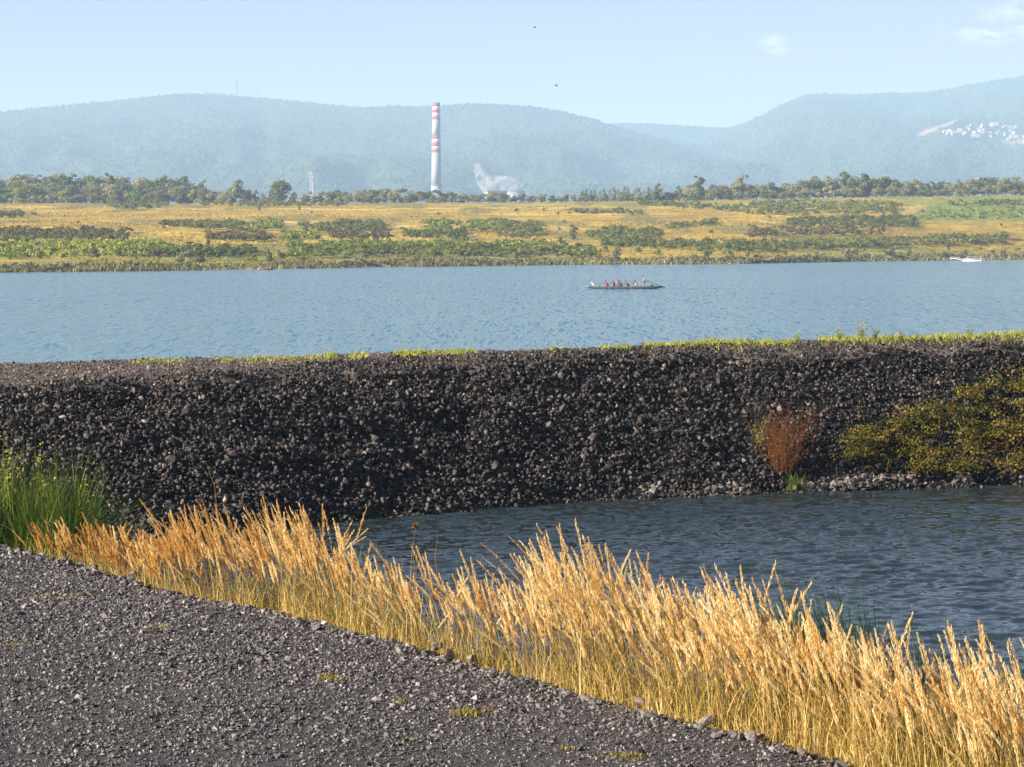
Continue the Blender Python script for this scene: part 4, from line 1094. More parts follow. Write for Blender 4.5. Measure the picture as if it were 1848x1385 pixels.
def paddler(bx, by, bz, shirt_m, short_m, label, lean, side, long=False):
    """seated, reaching forward (-x) with a paddle over the side"""
    o = tag(empty('person', (bx, by, bz)), label, 'person', 'crew of the dragon boat')
    l = lean
    ch_ = (-0.42 * math.sin(l) / math.sin(0.6) * 0.6, 0, 0.45 * math.cos(l) + 0.08)
    nk = (ch_[0] - 0.16 * math.sin(l), 0, ch_[2] + 0.14); hd = (nk[0] - 0.10, 0, nk[2] + 0.17)
    sh = 0.20
    J = [(0, 0, 0.10, (0.15, 0.13)), (ch_[0] * 0.5, 0, (ch_[2] + 0.1) / 2, (0.14, 0.11)), (*ch_, (0.15, 0.12)), (*nk, 0.058), (hd[0], 0, hd[2] - 0.06, 0.075), (hd[0], 0, hd[2] + 0.05, 0.088)]
    E = [(0, 1), (1, 2), (2, 3), (3, 4), (4, 5)]
    J.append((hd[0] - 0.105, 0, hd[2] - 0.03, 0.018)); E.append((4, 6))      # nose
    hands = []
    for s_ in (-1, 1):
        y = s_ * sh
        a = len(J); J.append((ch_[0] - 0.02, y, ch_[2] + 0.04, 0.062))
        low = (s_ == side)
        if low: el = (ch_[0] - 0.28, side * 0.36, ch_[2] - 0.08); wr = (ch_[0] - 0.52, side * 0.48, ch_[2] - 0.18)
        else: el = (ch_[0] - 0.26, side * 0.02, ch_[2] + 0.10); wr = (ch_[0] - 0.46, side * 0.40, ch_[2] + 0.20)
        J.append((*el, 0.045)); J.append((*wr, 0.030)); E += [(2, a), (a, a + 1), (a + 1, a + 2)]
        hand(J, E, a + 2, Vector(wr) - Vector(el), side); hands.append(Vector(wr) + (Vector(wr) - Vector(el)).normalized() * 0.09)
    for s_ in (-1, 1):                                                       # legs bent, feet braced
        a = len(J); J += [(-0.06, s_ * 0.10, 0.08, 0.085), (-0.46, s_ * 0.12, 0.22, 0.062), (-0.62, s_ * 0.12, -0.16, 0.042), (-0.76, s_ * 0.12, -0.18, 0.035)]
        E += [(0, a), (a, a + 1), (a + 1, a + 2), (a + 2, a + 3)]
    skin_body('body', J, E, SKIN, o)
    skin_body('shirt', [(0.0, 0, 0.06, (0.165, 0.15)), (ch_[0] * 0.5, 0, (ch_[2] + 0.1) / 2, (0.165, 0.13)), (*ch_, (0.172, 0.145)), (ch_[0] + (nk[0] - ch_[0]) * .4, 0, ch_[2] + 0.05, (0.12, 0.1)),
                        (ch_[0] - 0.02, -sh, ch_[2] + 0.04, 0.082), (ch_[0] - 0.10, -sh * 1.25, ch_[2] - 0.02, 0.07), (ch_[0] - 0.02, sh, ch_[2] + 0.04, 0.082), (ch_[0] - 0.10, sh * 1.25, ch_[2] - 0.02, 0.07)],
              [(0, 1), (1, 2), (2, 3), (2, 4), (4, 5), (2, 6), (6, 7)], shirt_m, o)
    skin_body('shorts', [(0.02, 0, 0.05, (0.16, 0.15)), (-0.08, -0.10, 0.08, 0.10), (-0.32, -0.115, 0.175, 0.085), (-0.08, 0.10, 0.08, 0.10), (-0.32, 0.115, 0.175, 0.085)], [(0, 1), (1, 2), (0, 3), (3, 4)], short_m, o)
    head_bits(o, hd[0], 0, hd[2] + 0.03, -1, HAIR, long)
    top, lowh = (hands[1], hands[0]) if side == -1 else (hands[0], hands[1])
    o.scale = (1.12, 1.12, 1.12)
    return o, Vector((bx, by, bz)) + top * 1.12, Vector((bx, by, bz)) + lowh * 1.12

bw = P(1126.0, 521.5, 0.0)
BX, BY = float(bw[0]), float(bw[1]); LB = 12.3
boat = tag(empty('dragon_boat', (BX, BY, 0)), 'long low grey-green dragon boat being paddled to the left', 'boat')
M['hull'] = pbr('hull_grey', (0.075, 0.085, 0.07), 0.4, 0.5, 0.15, 1.5)
M['hull_trim'] = pbr('hull_trim', (0.12, 0.13, 0.11), 0.5, 0.4, 0.1, 2)
M['wood'] = pbr('wood', (0.30, 0.20, 0.10), 0.6, 0.3, 0.25, 5)
vs = []; fs = []; NS, NC = 26, 9
for i in range(NS + 1):
    t = i / NS; xx = -LB / 2 + LB * t; e = abs(2 * t - 1)
    hw = 0.58 * (1 - e ** 2.6) + 0.03; sheer = 0.33 + 0.12 * e ** 3; keel = -0.16 + 0.40 * e ** 4
    for k in range(NC):
        q = math.pi * k / (NC - 1); vs.append((xx, -hw * math.cos(q), sheer - (sheer - keel) * math.sin(q) ** 0.75))
for i in range(NS):
    for k in range(NC - 1): fs.append((i * NC + k, i * NC + k + 1, (i + 1) * NC + k + 1, (i + 1) * NC + k))
fs.append(tuple(range(NC))); fs.append(tuple(NS * NC + k for k in range(NC - 1, -1, -1)))
mb = MB(); mb.add(vs, fs); hull = mb.build('hull', M['hull'], boat, True); so_ = hull.modifiers.new('t', 'SOLIDIFY'); so_.thickness = 0.04; so_.offset = 1
for s_ in (-1, 1):
    mb = MB(); mb.tube([(-LB / 2 + LB * i / NS, s_ * (0.58 * (1 - abs(2 * i / NS - 1) ** 2.6) + 0.05), 0.34 + 0.12 * abs(2 * i / NS - 1) ** 3) for i in range(NS + 1)], 0.04, 5); mb.build('gunwale', M['hull_trim'], boat, True)
SEATS = [-2.55, -1.55, -0.45, 0.85, 2.1]
for k in range(8):
    mb = MB(); mb.box((-3.4 + k * 0.93, 0, 0.30), (0.22, 1.02, 0.04)); mb.build('bench', M['wood'], boat)
mb = MB(); mb.tube([(-4.75, 0, 0.38), (-4.9, 0, 0.65), (-5.15, 0, 0.95), (-5.22, 0, 1.08)], [0.13, 0.10, 0.075, 0.04], 8); mb.tube([(-4.75, 0, 0.40), (-4.4, 0, 0.42)], [0.1, 0.06], 7); mb.build('figurehead', M['white_paint'], boat, True)
M['dark_steel'] = pbr('dark_steel', (0.05, 0.05, 0.055), 0.5, 0.4, 0.1, 5)
mb = MB(); mb.box((4.6, 0.34, 0.50), (0.5, 0.1, 0.22)); mb.tube([(4.6, 0.34, 0.55), (4.6, 0.34, 0.75)], 0.03, 6); mb.build('oarlock', M['dark_steel'], boat)

def paddle(top, low, label, m):
    d = (low - top).normalized(); end = low + d * 0.55
    o = tag(empty('paddle', tuple(top)), label, 'paddle', 'paddles of the dragon boat crew')
    mb = MB(); mb.tube([tuple(-d * 0.06), tuple(end - top)], 0.018, 6); mb.build('shaft', m, o)
    mb = MB(); mb.tube([tuple(end - top - d * 0.04), tuple(end - top + d * 0.12), tuple(end - top + d * 0.4)], [0.03, 0.075, 0.08], 6); b_ = mb.build('blade', m, o); 
    mb = MB(); s_ = Vector((0, 0, 1)).cross(d).normalized(); mb.tube([tuple(-d * 0.06 - s_ * 0.06), tuple(-d * 0.06 + s_ * 0.06)], 0.02, 6); mb.build('grip', m, o)
M['paddle'] = pbr('paddle_dark', (0.06, 0.055, 0.05), 0.5, 0.4, 0.1, 4)
crew = [(-2.5, -0.25, (0.62, 0.04, 0.06), (0.10, 0.02, 0.02), 'first paddler from the bow, in a bright red shirt', 0.62, -1, 'dark paddle held by the paddler in the bright red shirt', 0),
        (-1.45, -0.25, (0.10, 0.02, 0.03), (0.02, 0.02, 0.02), 'second paddler from the bow, in a dark maroon top', 0.42, -1, 'dark paddle held by the paddler in the maroon top', 0),
        (-0.55, 0.25, (0.45, 0.10, 0.10), (0.05, 0.05, 0.07), 'third paddler, in a dull red top, half hidden by the one in blue', 0.5, 1, 'dark paddle held by the half hidden paddler in dull red', 0),
        (-0.28, -0.25, (0.08, 0.13, 0.30), (0.03, 0.03, 0.05), 'fourth paddler from the bow, in a blue top', 0.5, -1, 'dark paddle held by the paddler in the blue top', 0),
        (0.85, -0.25, (0.015, 0.015, 0.017), (0.02, 0.02, 0.02), 'fifth paddler, bent low in all black', 0.85, -1, 'dark paddle held by the paddler in all black', 0),
        (2.1, -0.25, (0.70, 0.55, 0.50), (0.45, 0.06, 0.10), 'last paddler, in a pale pink top with long dark hair', 0.45, -1, 'dark paddle held by the long-haired paddler in pale pink', 1)]
for i, (dx, dy, c1, c2, lab, lean, side, plab, long) in enumerate(crew):
    o, a, b = paddler(BX + dx, BY + dy, 0.40, cloth('shirt', c1), cloth('shorts', c2), lab, lean, side, bool(long))
    paddle(a, b, plab, M['paddle'])
# helmsman
hx0 = 3.3
st = tag(empty('person', (BX + hx0, BY + 0.05, 0.27)), 'bare-chested helmsman in dark shorts standing at the stern of the dragon boat', 'person', 'crew of the dragon boat')
J = [(0, 0, 0.93, (0.13, 0.15)), (-0.01, 0, 1.12, (0.11, 0.14)), (-0.05, 0, 1.36, (0.13, 0.17)), (-0.10, 0, 1.52, 0.055), (-0.13, 0, 1.60, 0.072), (-0.14, 0, 1.70, 0.088), (-0.24, 0, 1.62, 0.018)]
E = [(0, 1), (1, 2), (2, 3), (3, 4), (4, 5), (4, 6)]
for s_, el, wr in ((-1, (0.16, -0.30, 1.14), (0.36, -0.22, 1.00)), (1, (0.05, 0.32, 1.12), (0.25, 0.16, 0.98))):
    a = len(J); J += [(-0.04, s_ * 0.20, 1.42, 0.062), (*el, 0.044), (*wr, 0.032)]; E += [(2, a), (a, a + 1), (a + 1, a + 2)]
    hand(J, E, a + 2, Vector(wr) - Vector(el), s_)
for s_ in (-1, 1):
    a = len(J); J += [(0, s_ * 0.10, 0.84, 0.09), (-0.04, s_ * 0.15, 0.48, 0.062), (0.02, s_ * 0.18, 0.09, 0.042), (-0.14, s_ * 0.18, 0.03, 0.035)]; E += [(0, a), (a, a + 1), (a + 1, a + 2), (a + 2, a + 3)]
skin_body('body', J, E, SKIN, st)
skin_body('shorts', [(0, 0, 0.97, (0.145, 0.165)), (0, -0.10, 0.82, 0.115), (-0.03, -0.145, 0.52, 0.095), (0, 0.10, 0.82, 0.115), (-0.03, 0.145, 0.52, 0.095)], [(0, 1), (1, 2), (0, 3), (3, 4)], cloth('dark_shorts', (0.03, 0.018, 0.018)), st)
head_bits(st, -0.14, 0, 1.68, -1, HAIR)
oar = tag(empty('steering_oar', (BX + hx0, BY + 0.05, 0.27)), 'long dark steering oar sloping from the helmsman over the stern', 'oar')
mb = MB(); mb.tube([(0.25, -0.05, 1.02), (1.35, 0.22, 0.62), (2.5, 0.45, 0.20)], [0.028, 0.03, 0.03], 6); mb.build('shaft', M['paddle'], oar)
mb = MB(); mb.tube([(2.45, 0.45, 0.22), (2.7, 0.48, 0.12), (3.3, 0.6, -0.12)], [0.03, 0.11, 0.12], 6); mb.build('blade', M['paddle'], oar)
mb = MB(); mb.box((hx0, 0.05, 0.245), (1.3, 0.9, 0.04)); mb.build('stern_platform', M['wood'], boat)
# smooth wake behind the stern
V = np.array([[BX + 6 + k * 1.0, BY + s_ * (0.25 + 0.04 * k), 0.012 + 0.0 * k] for k in range(13) for s_ in (-1, 1)]); Fc = np.array([[2 * k, 2 * k + 1, 2 * k + 3, 2 * k + 2] for k in range(12)])
wake_m = pbr('wake_water', (0.02, 0.05, 0.07), 0.25, 0.5, 0.2, 1.0)
tag(npmesh('wake', V, Fc, wake_m), 'dark smooth wake trailing behind the dragon boat', 'wake', kind='stuff')

# small boat by the left shore
q = P(481.0, 487.0, 0.0)
sb = tag(empty('rowing_boat', (float(q[0]), float(q[1]) - 4, 0)), 'small reddish rowing boat by the reeds of the left shore', 'boat')
def small_hull(L_, wd_, hgt, m, parent):
    vs = []; fs = []; ns, nc = 14, 7
    for i in range(ns + 1):
        t = i / ns; e = abs(2 * t - 1); hw = wd_ / 2 * (1 - e ** 2.4) + 0.04; sh_ = hgt + 0.12 * e ** 2
        for k in range(nc):
            a = math.pi * k / (nc - 1); vs.append((-L_ / 2 + L_ * t, -hw * math.cos(a), sh_ - (sh_ + 0.12 * (1 - e ** 3)) * math.sin(a) ** 0.7))
    for i in range(ns):
        for k in range(nc - 1): fs.append((i * nc + k, i * nc + k + 1, (i + 1) * nc + k + 1, (i + 1) * nc + k))
    mb = MB(); mb.add(vs, fs); o = mb.build('hull', m, parent, True); md = o.modifiers.new('t', 'SOLIDIFY'); md.thickness = 0.03
small_hull(4.2, 1.3, 0.34, pbr('faded_red', (0.20, 0.12, 0.095), 0.6, 0.3, 0.2, 3), sb)
for k in (-1, 0, 1):
    mb = MB(); mb.box((k * 1.1, 0, 0.30), (0.25, 1.0, 0.04)); mb.build('bench', M['wood'], sb)
for dx, c1, lab in ((-1.15, (0.75, 0.72, 0.70), 'person in a white top at the left end of the small rowing boat'), (0.95, (0.50, 0.12, 0.10), 'person in a red top at the right end of the small rowing boat')):
    paddler(float(q[0]) + dx, float(q[1]) - 4, 0.34, cloth('boat_top', c1), cloth('boat_shorts', (0.05, 0.05, 0.06)), lab, 0.3, -1)[0]['group'] = 'people in the small rowing boat'

# moored pontoon boat by the right shore
q = P(1750.0, 471.5, 0.0); px = float(q[0]); py = float(q[1]) - 6
pb = tag(empty('pontoon_boat', (px, py, 0), 0, 0.70), 'white and red pontoon boat moored at the right shore', 'boat')
mb = MB()
for s_ in (-1, 1): mb.tube([(-4.8, s_ * 0.9, 0.2), (-4.2, s_ * 0.9, 0.15), (4.2, s_ * 0.9, 0.15), (4.8, s_ * 0.9, 0.25)], [0.15, 0.38, 0.38, 0.15], 10)
mb.build('floats', M['white_paint'], pb, True)
mb = MB(); mb.box((0, 0, 0.55), (9.4, 2.6, 0.14)); mb.build('deck', M['white_paint'], pb)
mb = MB()
for k in range(9):
    for s_ in (-1, 1): mb.tube([(-4.4 + k * 1.1, s_ * 1.25, 0.6), (-4.4 + k * 1.1, s_ * 1.25, 1.5)], 0.05, 5)
for s_ in (-1, 1): mb.tube([(-4.4, s_ * 1.25, 1.5), (4.4, s_ * 1.25, 1.5)], 0.05, 5); mb.tube([(-4.4, s_ * 1.25, 1.05), (1.5, s_ * 1.25, 1.05)], 0.04, 5)
mb.build('railing', M['white_paint'], pb)
mb = MB(); mb.box((-2.0, -1.2, 1.0), (4.2, 0.05, 0.45)); mb.build('side_panel', pbr('pale_pink', (0.75, 0.55, 0.50), 0.6, 0.3, 0.2, 4), pb)
mb = MB(); mb.box((2.1, -0.6, 1.2), (0.9, 0.9, 1.2)); mb.box((2.1, -0.6, 1.9), (1.1, 1.1, 0.1)); mb.build('console', M['red_paint'], pb)
mb = MB(); mb.box((0.8, 0, 2.25), (7.2, 2.7, 0.1))
for k in (-2.5, 0.8, 4.1):
    for s_ in (-1, 1): mb.tube([(k, s_ * 1.2, 0.6), (k, s_ * 1.2, 2.22)], 0.05, 5)
mb.build('awning', M['white_paint'], pb)
gw = tag(empty('gangway', (px - 5.4, py + 1.5, 0), 0, 0.55), 'white railed gangway leading from the shore to the pontoon boat', 'gangway')
mb = MB(); mb.tube([(-4.2, 0, 1.5), (-1.5, 0, 1.6), (1.5, 0, 1.1), (3.6, 0, 0.6)], [0.35, 0.35, 0.35, 0.35], 4); mb.build('deck', M['white_paint'], gw)
mb = MB()
for s_ in (-1, 1):
    mb.tube([(-4.2, s_ * 0.5, 2.6), (-1.5, s_ * 0.5, 2.7), (1.5, s_ * 0.5, 2.1), (3.6, s_ * 0.5, 1.6)], 0.09, 5)
    for xk, zk in ((-4.2, 1.5), (-2.8, 1.55), (-1.5, 1.6), (0, 1.35), (1.5, 1.1), (3.6, 0.6)): mb.tube([(xk, s_ * 0.5, zk), (xk, s_ * 0.5, zk + 1.05)], 0.06, 5)
mb.build('railing', M['white_paint'], gw)

# ------------------------------------------------------------------ near grasses
def plume_variant(seed, spikelets=120):
    """head of a reed grass, 1 m tall along z, bending to -x; stem and head meshes"""
    rg = np.random.default_rng(seed)
    bend = rg.uniform(0.06, 0.20) if seed % 7 else 0.42
    def axis(q): return np.stack([-bend * q ** 2.2, 0.03 * np.sin(q * 3 + seed), q * (1 - 0.25 * bend * q)], -1)
    q = rg.uniform(0.73, 1.0, spikelets) ; q.sort()
    rel = (q - 0.73) / 0.27
    wid = 0.0105 * np.sin(np.pi * np.clip(rel * 0.93 + 0.07, 0, 1)) ** 0.7 * (1.15 - 0.5 * rel) + 0.003
    a = rg.uniform(0, 6.28, spikelets)
    outv = np.stack([np.cos(a), np.sin(a), 0 * a], -1)
    up = axis(np.clip(q + 0.02, 0, 1.05)) - axis(q - 0.02); up /= np.linalg.norm(up, axis=1)[:, None]
    base = axis(q) + outv * wid[:, None] * 0.2
    dirv = up * 0.9 + outv * rg.uniform(0.05, 0.22, spikelets)[:, None] + rg.normal(0, 0.04, (spikelets, 3)); dirv /= np.linalg.norm(dirv, axis=1)[:, None]
    ln_ = rg.uniform(0.040, 0.085, spikelets)[:, None] * (1.1 - 0.45 * rel[:, None])
    side = np.cross(dirv, rg.normal(size=(spikelets, 3))); side /= np.linalg.norm(side, axis=1)[:, None]
    w = rg.uniform(0.0024, 0.0042, spikelets)[:, None]
    o_ = outv * wid[:, None] * 0.55
    v = np.stack([base, base + o_ + dirv * ln_ * 0.5 - side * w, base + o_ + dirv * ln_, base + o_ + dirv * ln_ * 0.5 + side * w], 1).reshape(-1, 3)
    f = np.arange(spikelets * 4).reshape(-1, 4)
    t = np.repeat(rg.normal(0, 0.13, spikelets), 4)
    # stem: three sided tube
    qs = np.linspace(0, 1, 7); c = axis(qs); sv = []
    for i, cc in enumerate(c):
        r = 0.0042 * (1 - 0.6 * qs[i])
        for k in range(3): sv.append(cc + np.array([math.cos(2.09 * k), math.sin(2.09 * k), 0]) * r)
    sf = [[i * 3 + k, i * 3 + (k + 1) % 3, (i + 1) * 3 + (k + 1) % 3, (i + 1) * 3 + k] for i in range(6) for k in range(3)]
    ax_ = np.repeat(axis(q), 4, axis=0)
    cs_ = np.repeat(c, 3, axis=0)
    return (ax_, v - ax_), f, t, (cs_, np.array(sv) - cs_), np.array(sf)
PV = [plume_variant(i) for i in range(14)]
SREL = lambda u: np.interp(u, EU, seg)
# height of the stand along the road edge (photo columns -> metres above the road)
HU_ = [-100, 40, 100, 200, 300, 360, 400, 470, 520, 560, 620, 680, 720, 790, 860, 930, 985, 1040, 1100, 1200, 1290, 1350, 1450, 1530, 1600, 1690, 1780, 1848, 2000]
HH_ = [0.45, 0.55, 1.00, 0.98, 0.88, 1.15, 1.40, 1.42, 1.62, 1.62, 1.62, 1.32, 1.15, 1.25, 1.15, 1.12, 1.32, 1.80, 1.70, 1.66, 1.58, 1.72, 1.82, 1.66, 1.46, 1.50, 1.45, 1.48, 1.45]
DE_ = [0.0, 0.02, 0.7, 0.9, 0.75, 0.75, 0.9, 0.9, 0.9, 1, 1, 0.75, 0.5, 0.5, 0.48, 0.55, 0.8, 0.95, 1, 1, 1, 0.9, 1, 0.9, 0.8, 0.75, 0.8, 0.85, 0.8]
rg = np.random.default_rng(19)
TU = [0, 40, 80, 110, 160, 200, 240, 300, 330, 360, 400, 440, 470, 520, 560, 610, 640, 680, 720, 760, 800, 840, 880, 930, 985, 1040, 1100, 1160, 1200, 1260, 1290, 1345, 1400, 1450, 1500, 1550, 1600, 1640, 1690, 1740, 1780, 1848, 2000]
TV = [985, 965, 915, 912, 930, 945, 950, 965, 945, 925, 905, 930, 940, 905, 915, 922, 948, 985, 1000, 1010, 1005, 995, 1003, 1030, 1015, 955, 985, 995, 1010, 1045, 1065, 1035, 1060, 1045, 1070, 1100, 1135, 1130, 1128, 1160, 1150, 1165, 1190]
def stand(nclump, o0, o1, lo, hi, nlo, nhi):
    uc = rg.uniform(20, 1990, nclump); oc = rg.uniform(o0, o1, nclump)
    uim, _ = uv_of(on_bank(SREL(uc), oc)); keep = (rg.random(nclump) < np.interp(uim, HU_, DE_)) & (uim > 72) & (uim < 2000); uc, oc = uc[keep], oc[keep]
    ncl = rg.integers(nlo, nhi, len(uc)); T_ = ncl.sum()
    s = np.repeat(SREL(uc), ncl) + rg.normal(0, 0.11, T_); off = np.clip(np.repeat(oc, ncl) + rg.normal(0, 0.11, T_), 0.04, 2.4)
    p = on_bank(s, off); uim, vim = uv_of(p)
    ztop = D(uim, np.interp(uim, TU, TV), p[:, 1])[:, 2]
    frac = np.repeat(rg.uniform(lo, hi, len(uc)), ncl) * rg.uniform(0.82, 1.14, T_)
    hfull = np.maximum(ztop - 2.95, 0.4)
    h = np.clip(2.95 + hfull * frac - p[:, 2], 0.35, 2.9)
    rep = lambda sd, m=0.0: np.repeat(rg.normal(m, sd, len(uc)), ncl)
    lean = np.clip(np.abs(rep(0.06, 0.07) + rg.normal(0, 0.05, T_)) + 0.4 * (rg.random(T_) < 0.05), 0, 0.7)
    az = rep(0.35) + rg.normal(0, 0.3, T_) + 2.6 * (rg.random(T_) < 0.06)
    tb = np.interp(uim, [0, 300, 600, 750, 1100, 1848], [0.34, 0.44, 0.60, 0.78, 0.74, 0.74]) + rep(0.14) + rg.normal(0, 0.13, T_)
    return p, h, lean, az, tb
parts_ = [stand(400, 0.15, 2.0, 0.64, 1.05, 2, 8), stand(400, 0.06, 0.9, 0.42, 0.78, 1, 4)]
p, h, lean, az, tb = [np.concatenate([q[k] for q in parts_]) for k in range(5)]
which = rg.integers(0, len(PV), len(p))
hs = []; ss = []
for k, (pv, pf_, pt, sv, sf) in enumerate(PV):
    i = np.where(which == k)[0]; n_ = len(i)
    if not n_: continue
    ca, sa = np.cos(az[i]), np.sin(az[i]); le = lean[i]; hh = h[i]
    hx = np.maximum(hh, 1.05)                      # short stems are set deeper, so every head keeps its length
    root = p[i] - np.stack([0 * hh, 0 * hh, hx - hh], -1)
    A = np.zeros((n_, 3, 3)); B = np.zeros((n_, 3, 3))
    A[:, 0, 0] = ca * hx; A[:, 0, 1] = -sa * hx; A[:, 1, 0] = sa * hx; A[:, 1, 1] = ca * hx; A[:, 2, 2] = hx
    A[:, 0, 2] = -ca * le * hx; A[:, 1, 2] = -sa * le * hx
    B[:, 0, 0] = ca; B[:, 0, 1] = -sa; B[:, 1, 0] = sa; B[:, 1, 1] = ca; B[:, 2, 2] = 1.0
    def grow(av, lv, f):
        V_ = np.einsum('nij,vj->nvi', A, av) + 0.95 * np.einsum('nij,vj->nvi', B, lv) + root[:, None, :]
        n1 = len(av); return V_.reshape(-1, 3), (f[None] + (np.arange(n_) * n1)[:, None, None]).reshape(-1, f.shape[1])
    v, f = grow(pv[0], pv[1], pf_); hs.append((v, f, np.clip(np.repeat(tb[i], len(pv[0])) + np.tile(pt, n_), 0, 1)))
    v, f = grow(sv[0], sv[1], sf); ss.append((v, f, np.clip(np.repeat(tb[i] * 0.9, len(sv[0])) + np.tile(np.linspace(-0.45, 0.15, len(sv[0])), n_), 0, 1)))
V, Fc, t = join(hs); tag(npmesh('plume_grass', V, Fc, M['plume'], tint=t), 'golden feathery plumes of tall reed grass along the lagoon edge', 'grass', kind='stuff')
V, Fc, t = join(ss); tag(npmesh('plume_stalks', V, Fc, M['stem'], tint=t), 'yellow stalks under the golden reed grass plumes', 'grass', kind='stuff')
# leaves at the foot of the stand
n = 5600
ub = rg.uniform(30, 1960, n); keep = rg.random(n) < np.interp(ub, HU_, DE_) * np.interp(ub, [0, 300, 500, 1848], [0.35, 0.5, 0.9, 1]); ub = ub[keep]; n = len(ub)
off = np.clip(rg.gamma(2.0, 0.42, n), 0.02, 2.2); pos = on_bank(SREL(ub), off)
hb = np.interp(ub, HU_, HH_) * rg.uniform(0.22, 0.92, n) ** 1.9 + (3 - pos[:, 2]) * 0.8
V, Fc, nv = blades(pos, hb, rg.uniform(0.007, 0.014, n), np.stack([rg.normal(-0.12, 0.28, n), rg.normal(0, 0.22, n)], -1), rg, 4, 0.8)
tt = np.clip(rg.normal(0.56, 0.27, n) + 1.2 * (fbm(ub * 0.03, off, 5, 3) - 0.5), 0, 1)
tag(npmesh('leaf_grass', V, Fc, M['blade'], tint=np.repeat(tt, nv)), 'yellow-green grass leaves at the foot of the golden plumes', 'grass', kind='stuff')
n = 6000
ub = rg.uniform(60, 1960, n); keep = rg.random(n) < np.interp(ub, HU_, DE_); ub = ub[keep]; n = len(ub)
off = np.clip(rg.gamma(1.6, 0.3, n), 0.02, 1.4); pos = on_bank(SREL(ub), off)
V, Fc, nv = blades(pos, np.interp(ub, HU_, HH_) * rg.uniform(0.15, 0.75, n) + (3 - pos[:, 2]), rg.uniform(0.004, 0.009, n), np.stack([rg.normal(-0.1, 0.5, n), rg.normal(0, 0.4, n)], -1), rg, 4, 1.1)
tag(npmesh('straw', V, Fc, M['stem'], tint=np.repeat(np.clip(rg.normal(0.75, 0.2, n), 0, 1), nv)), 'dead pale straw tangled among the grass leaves', 'straw', kind='stuff')
# dark rush leaves behind the plumes on the right
n = 3200
ub = rg.uniform(1150, 1960, n); off = rg.uniform(1.7, 3.0, n); pos = on_bank(SREL(ub), off); uim, _ = uv_of(pos)
keep = rg.random(n) < np.interp(uim, [1340, 1400, 1430, 1500, 1540, 1600, 1640, 1700, 1848, 1960], [0, 0.25, 0.9, 0.5, 0.9, 0.5, 0.25, 0.35, 0.25, 0.2]); pos, uim, off = pos[keep], uim[keep], off[keep]; n = len(pos)
ztop = D(uim, np.interp(uim, [1340, 1400, 1430, 1500, 1550, 1620, 1700, 1848, 1960], [1080, 1035, 1008, 1030, 1012, 1080, 1110, 1130, 1150]), pos[:, 1])[:, 2]
V, Fc, nv = blades(pos, (ztop - pos[:, 2]) * rg.uniform(0.78, 1.06, n), rg.uniform(0.014, 0.024, n), np.stack([rg.normal(-0.17, 0.07, n), rg.normal(0, 0.08, n)], -1), rg, 6, 0.3)
tag(npmesh('rushes', V, Fc, M['rush'], tint=np.repeat(rg.random(n), nv)), 'dark green rush leaves rising behind the golden plumes on the right', 'rushes', kind='stuff')
# lush green grass at the left
n = 8500
ub = rg.normal(-40, 90, n); ub = ub[(ub > -360) & (ub < 165)]; n = len(ub)
off = rg.uniform(0.8, 4.2, n); pos = on_bank(SREL(ub), off)
ok = uv_of(pos)[0] < 150 + rg.normal(0, 12, n); ub, off, pos = ub[ok], off[ok], pos[ok]; n = len(ub)
top = np.interp(ub, [-260, -60, 0, 60, 120, 165], [1.7, 1.65, 1.45, 1.28, 1.18, 0.95]) * rg.uniform(0.45, 1.03, n) * np.interp(off, [0.8, 1.6, 4.2], [0.55, 0.9, 1.0])
V, Fc, nv = blades(pos, 3 + top - pos[:, 2], rg.uniform(0.014, 0.028, n), np.stack([rg.normal(0.05, 0.30, n), rg.normal(0, 0.28, n)], -1), rg, 5, 0.8)
tag(npmesh('green_grass', V, Fc, M['green_blade'], tint=np.repeat(np.clip(rg.normal(0.30, 0.24, n) + 1.3 * (fbm(pos[:, 0] * 1.1, pos[:, 1] * 1.1, 33, 3) - 0.5), 0, 1), nv)), 'lush green grass at the left end of the golden stand', 'grass', kind='stuff')

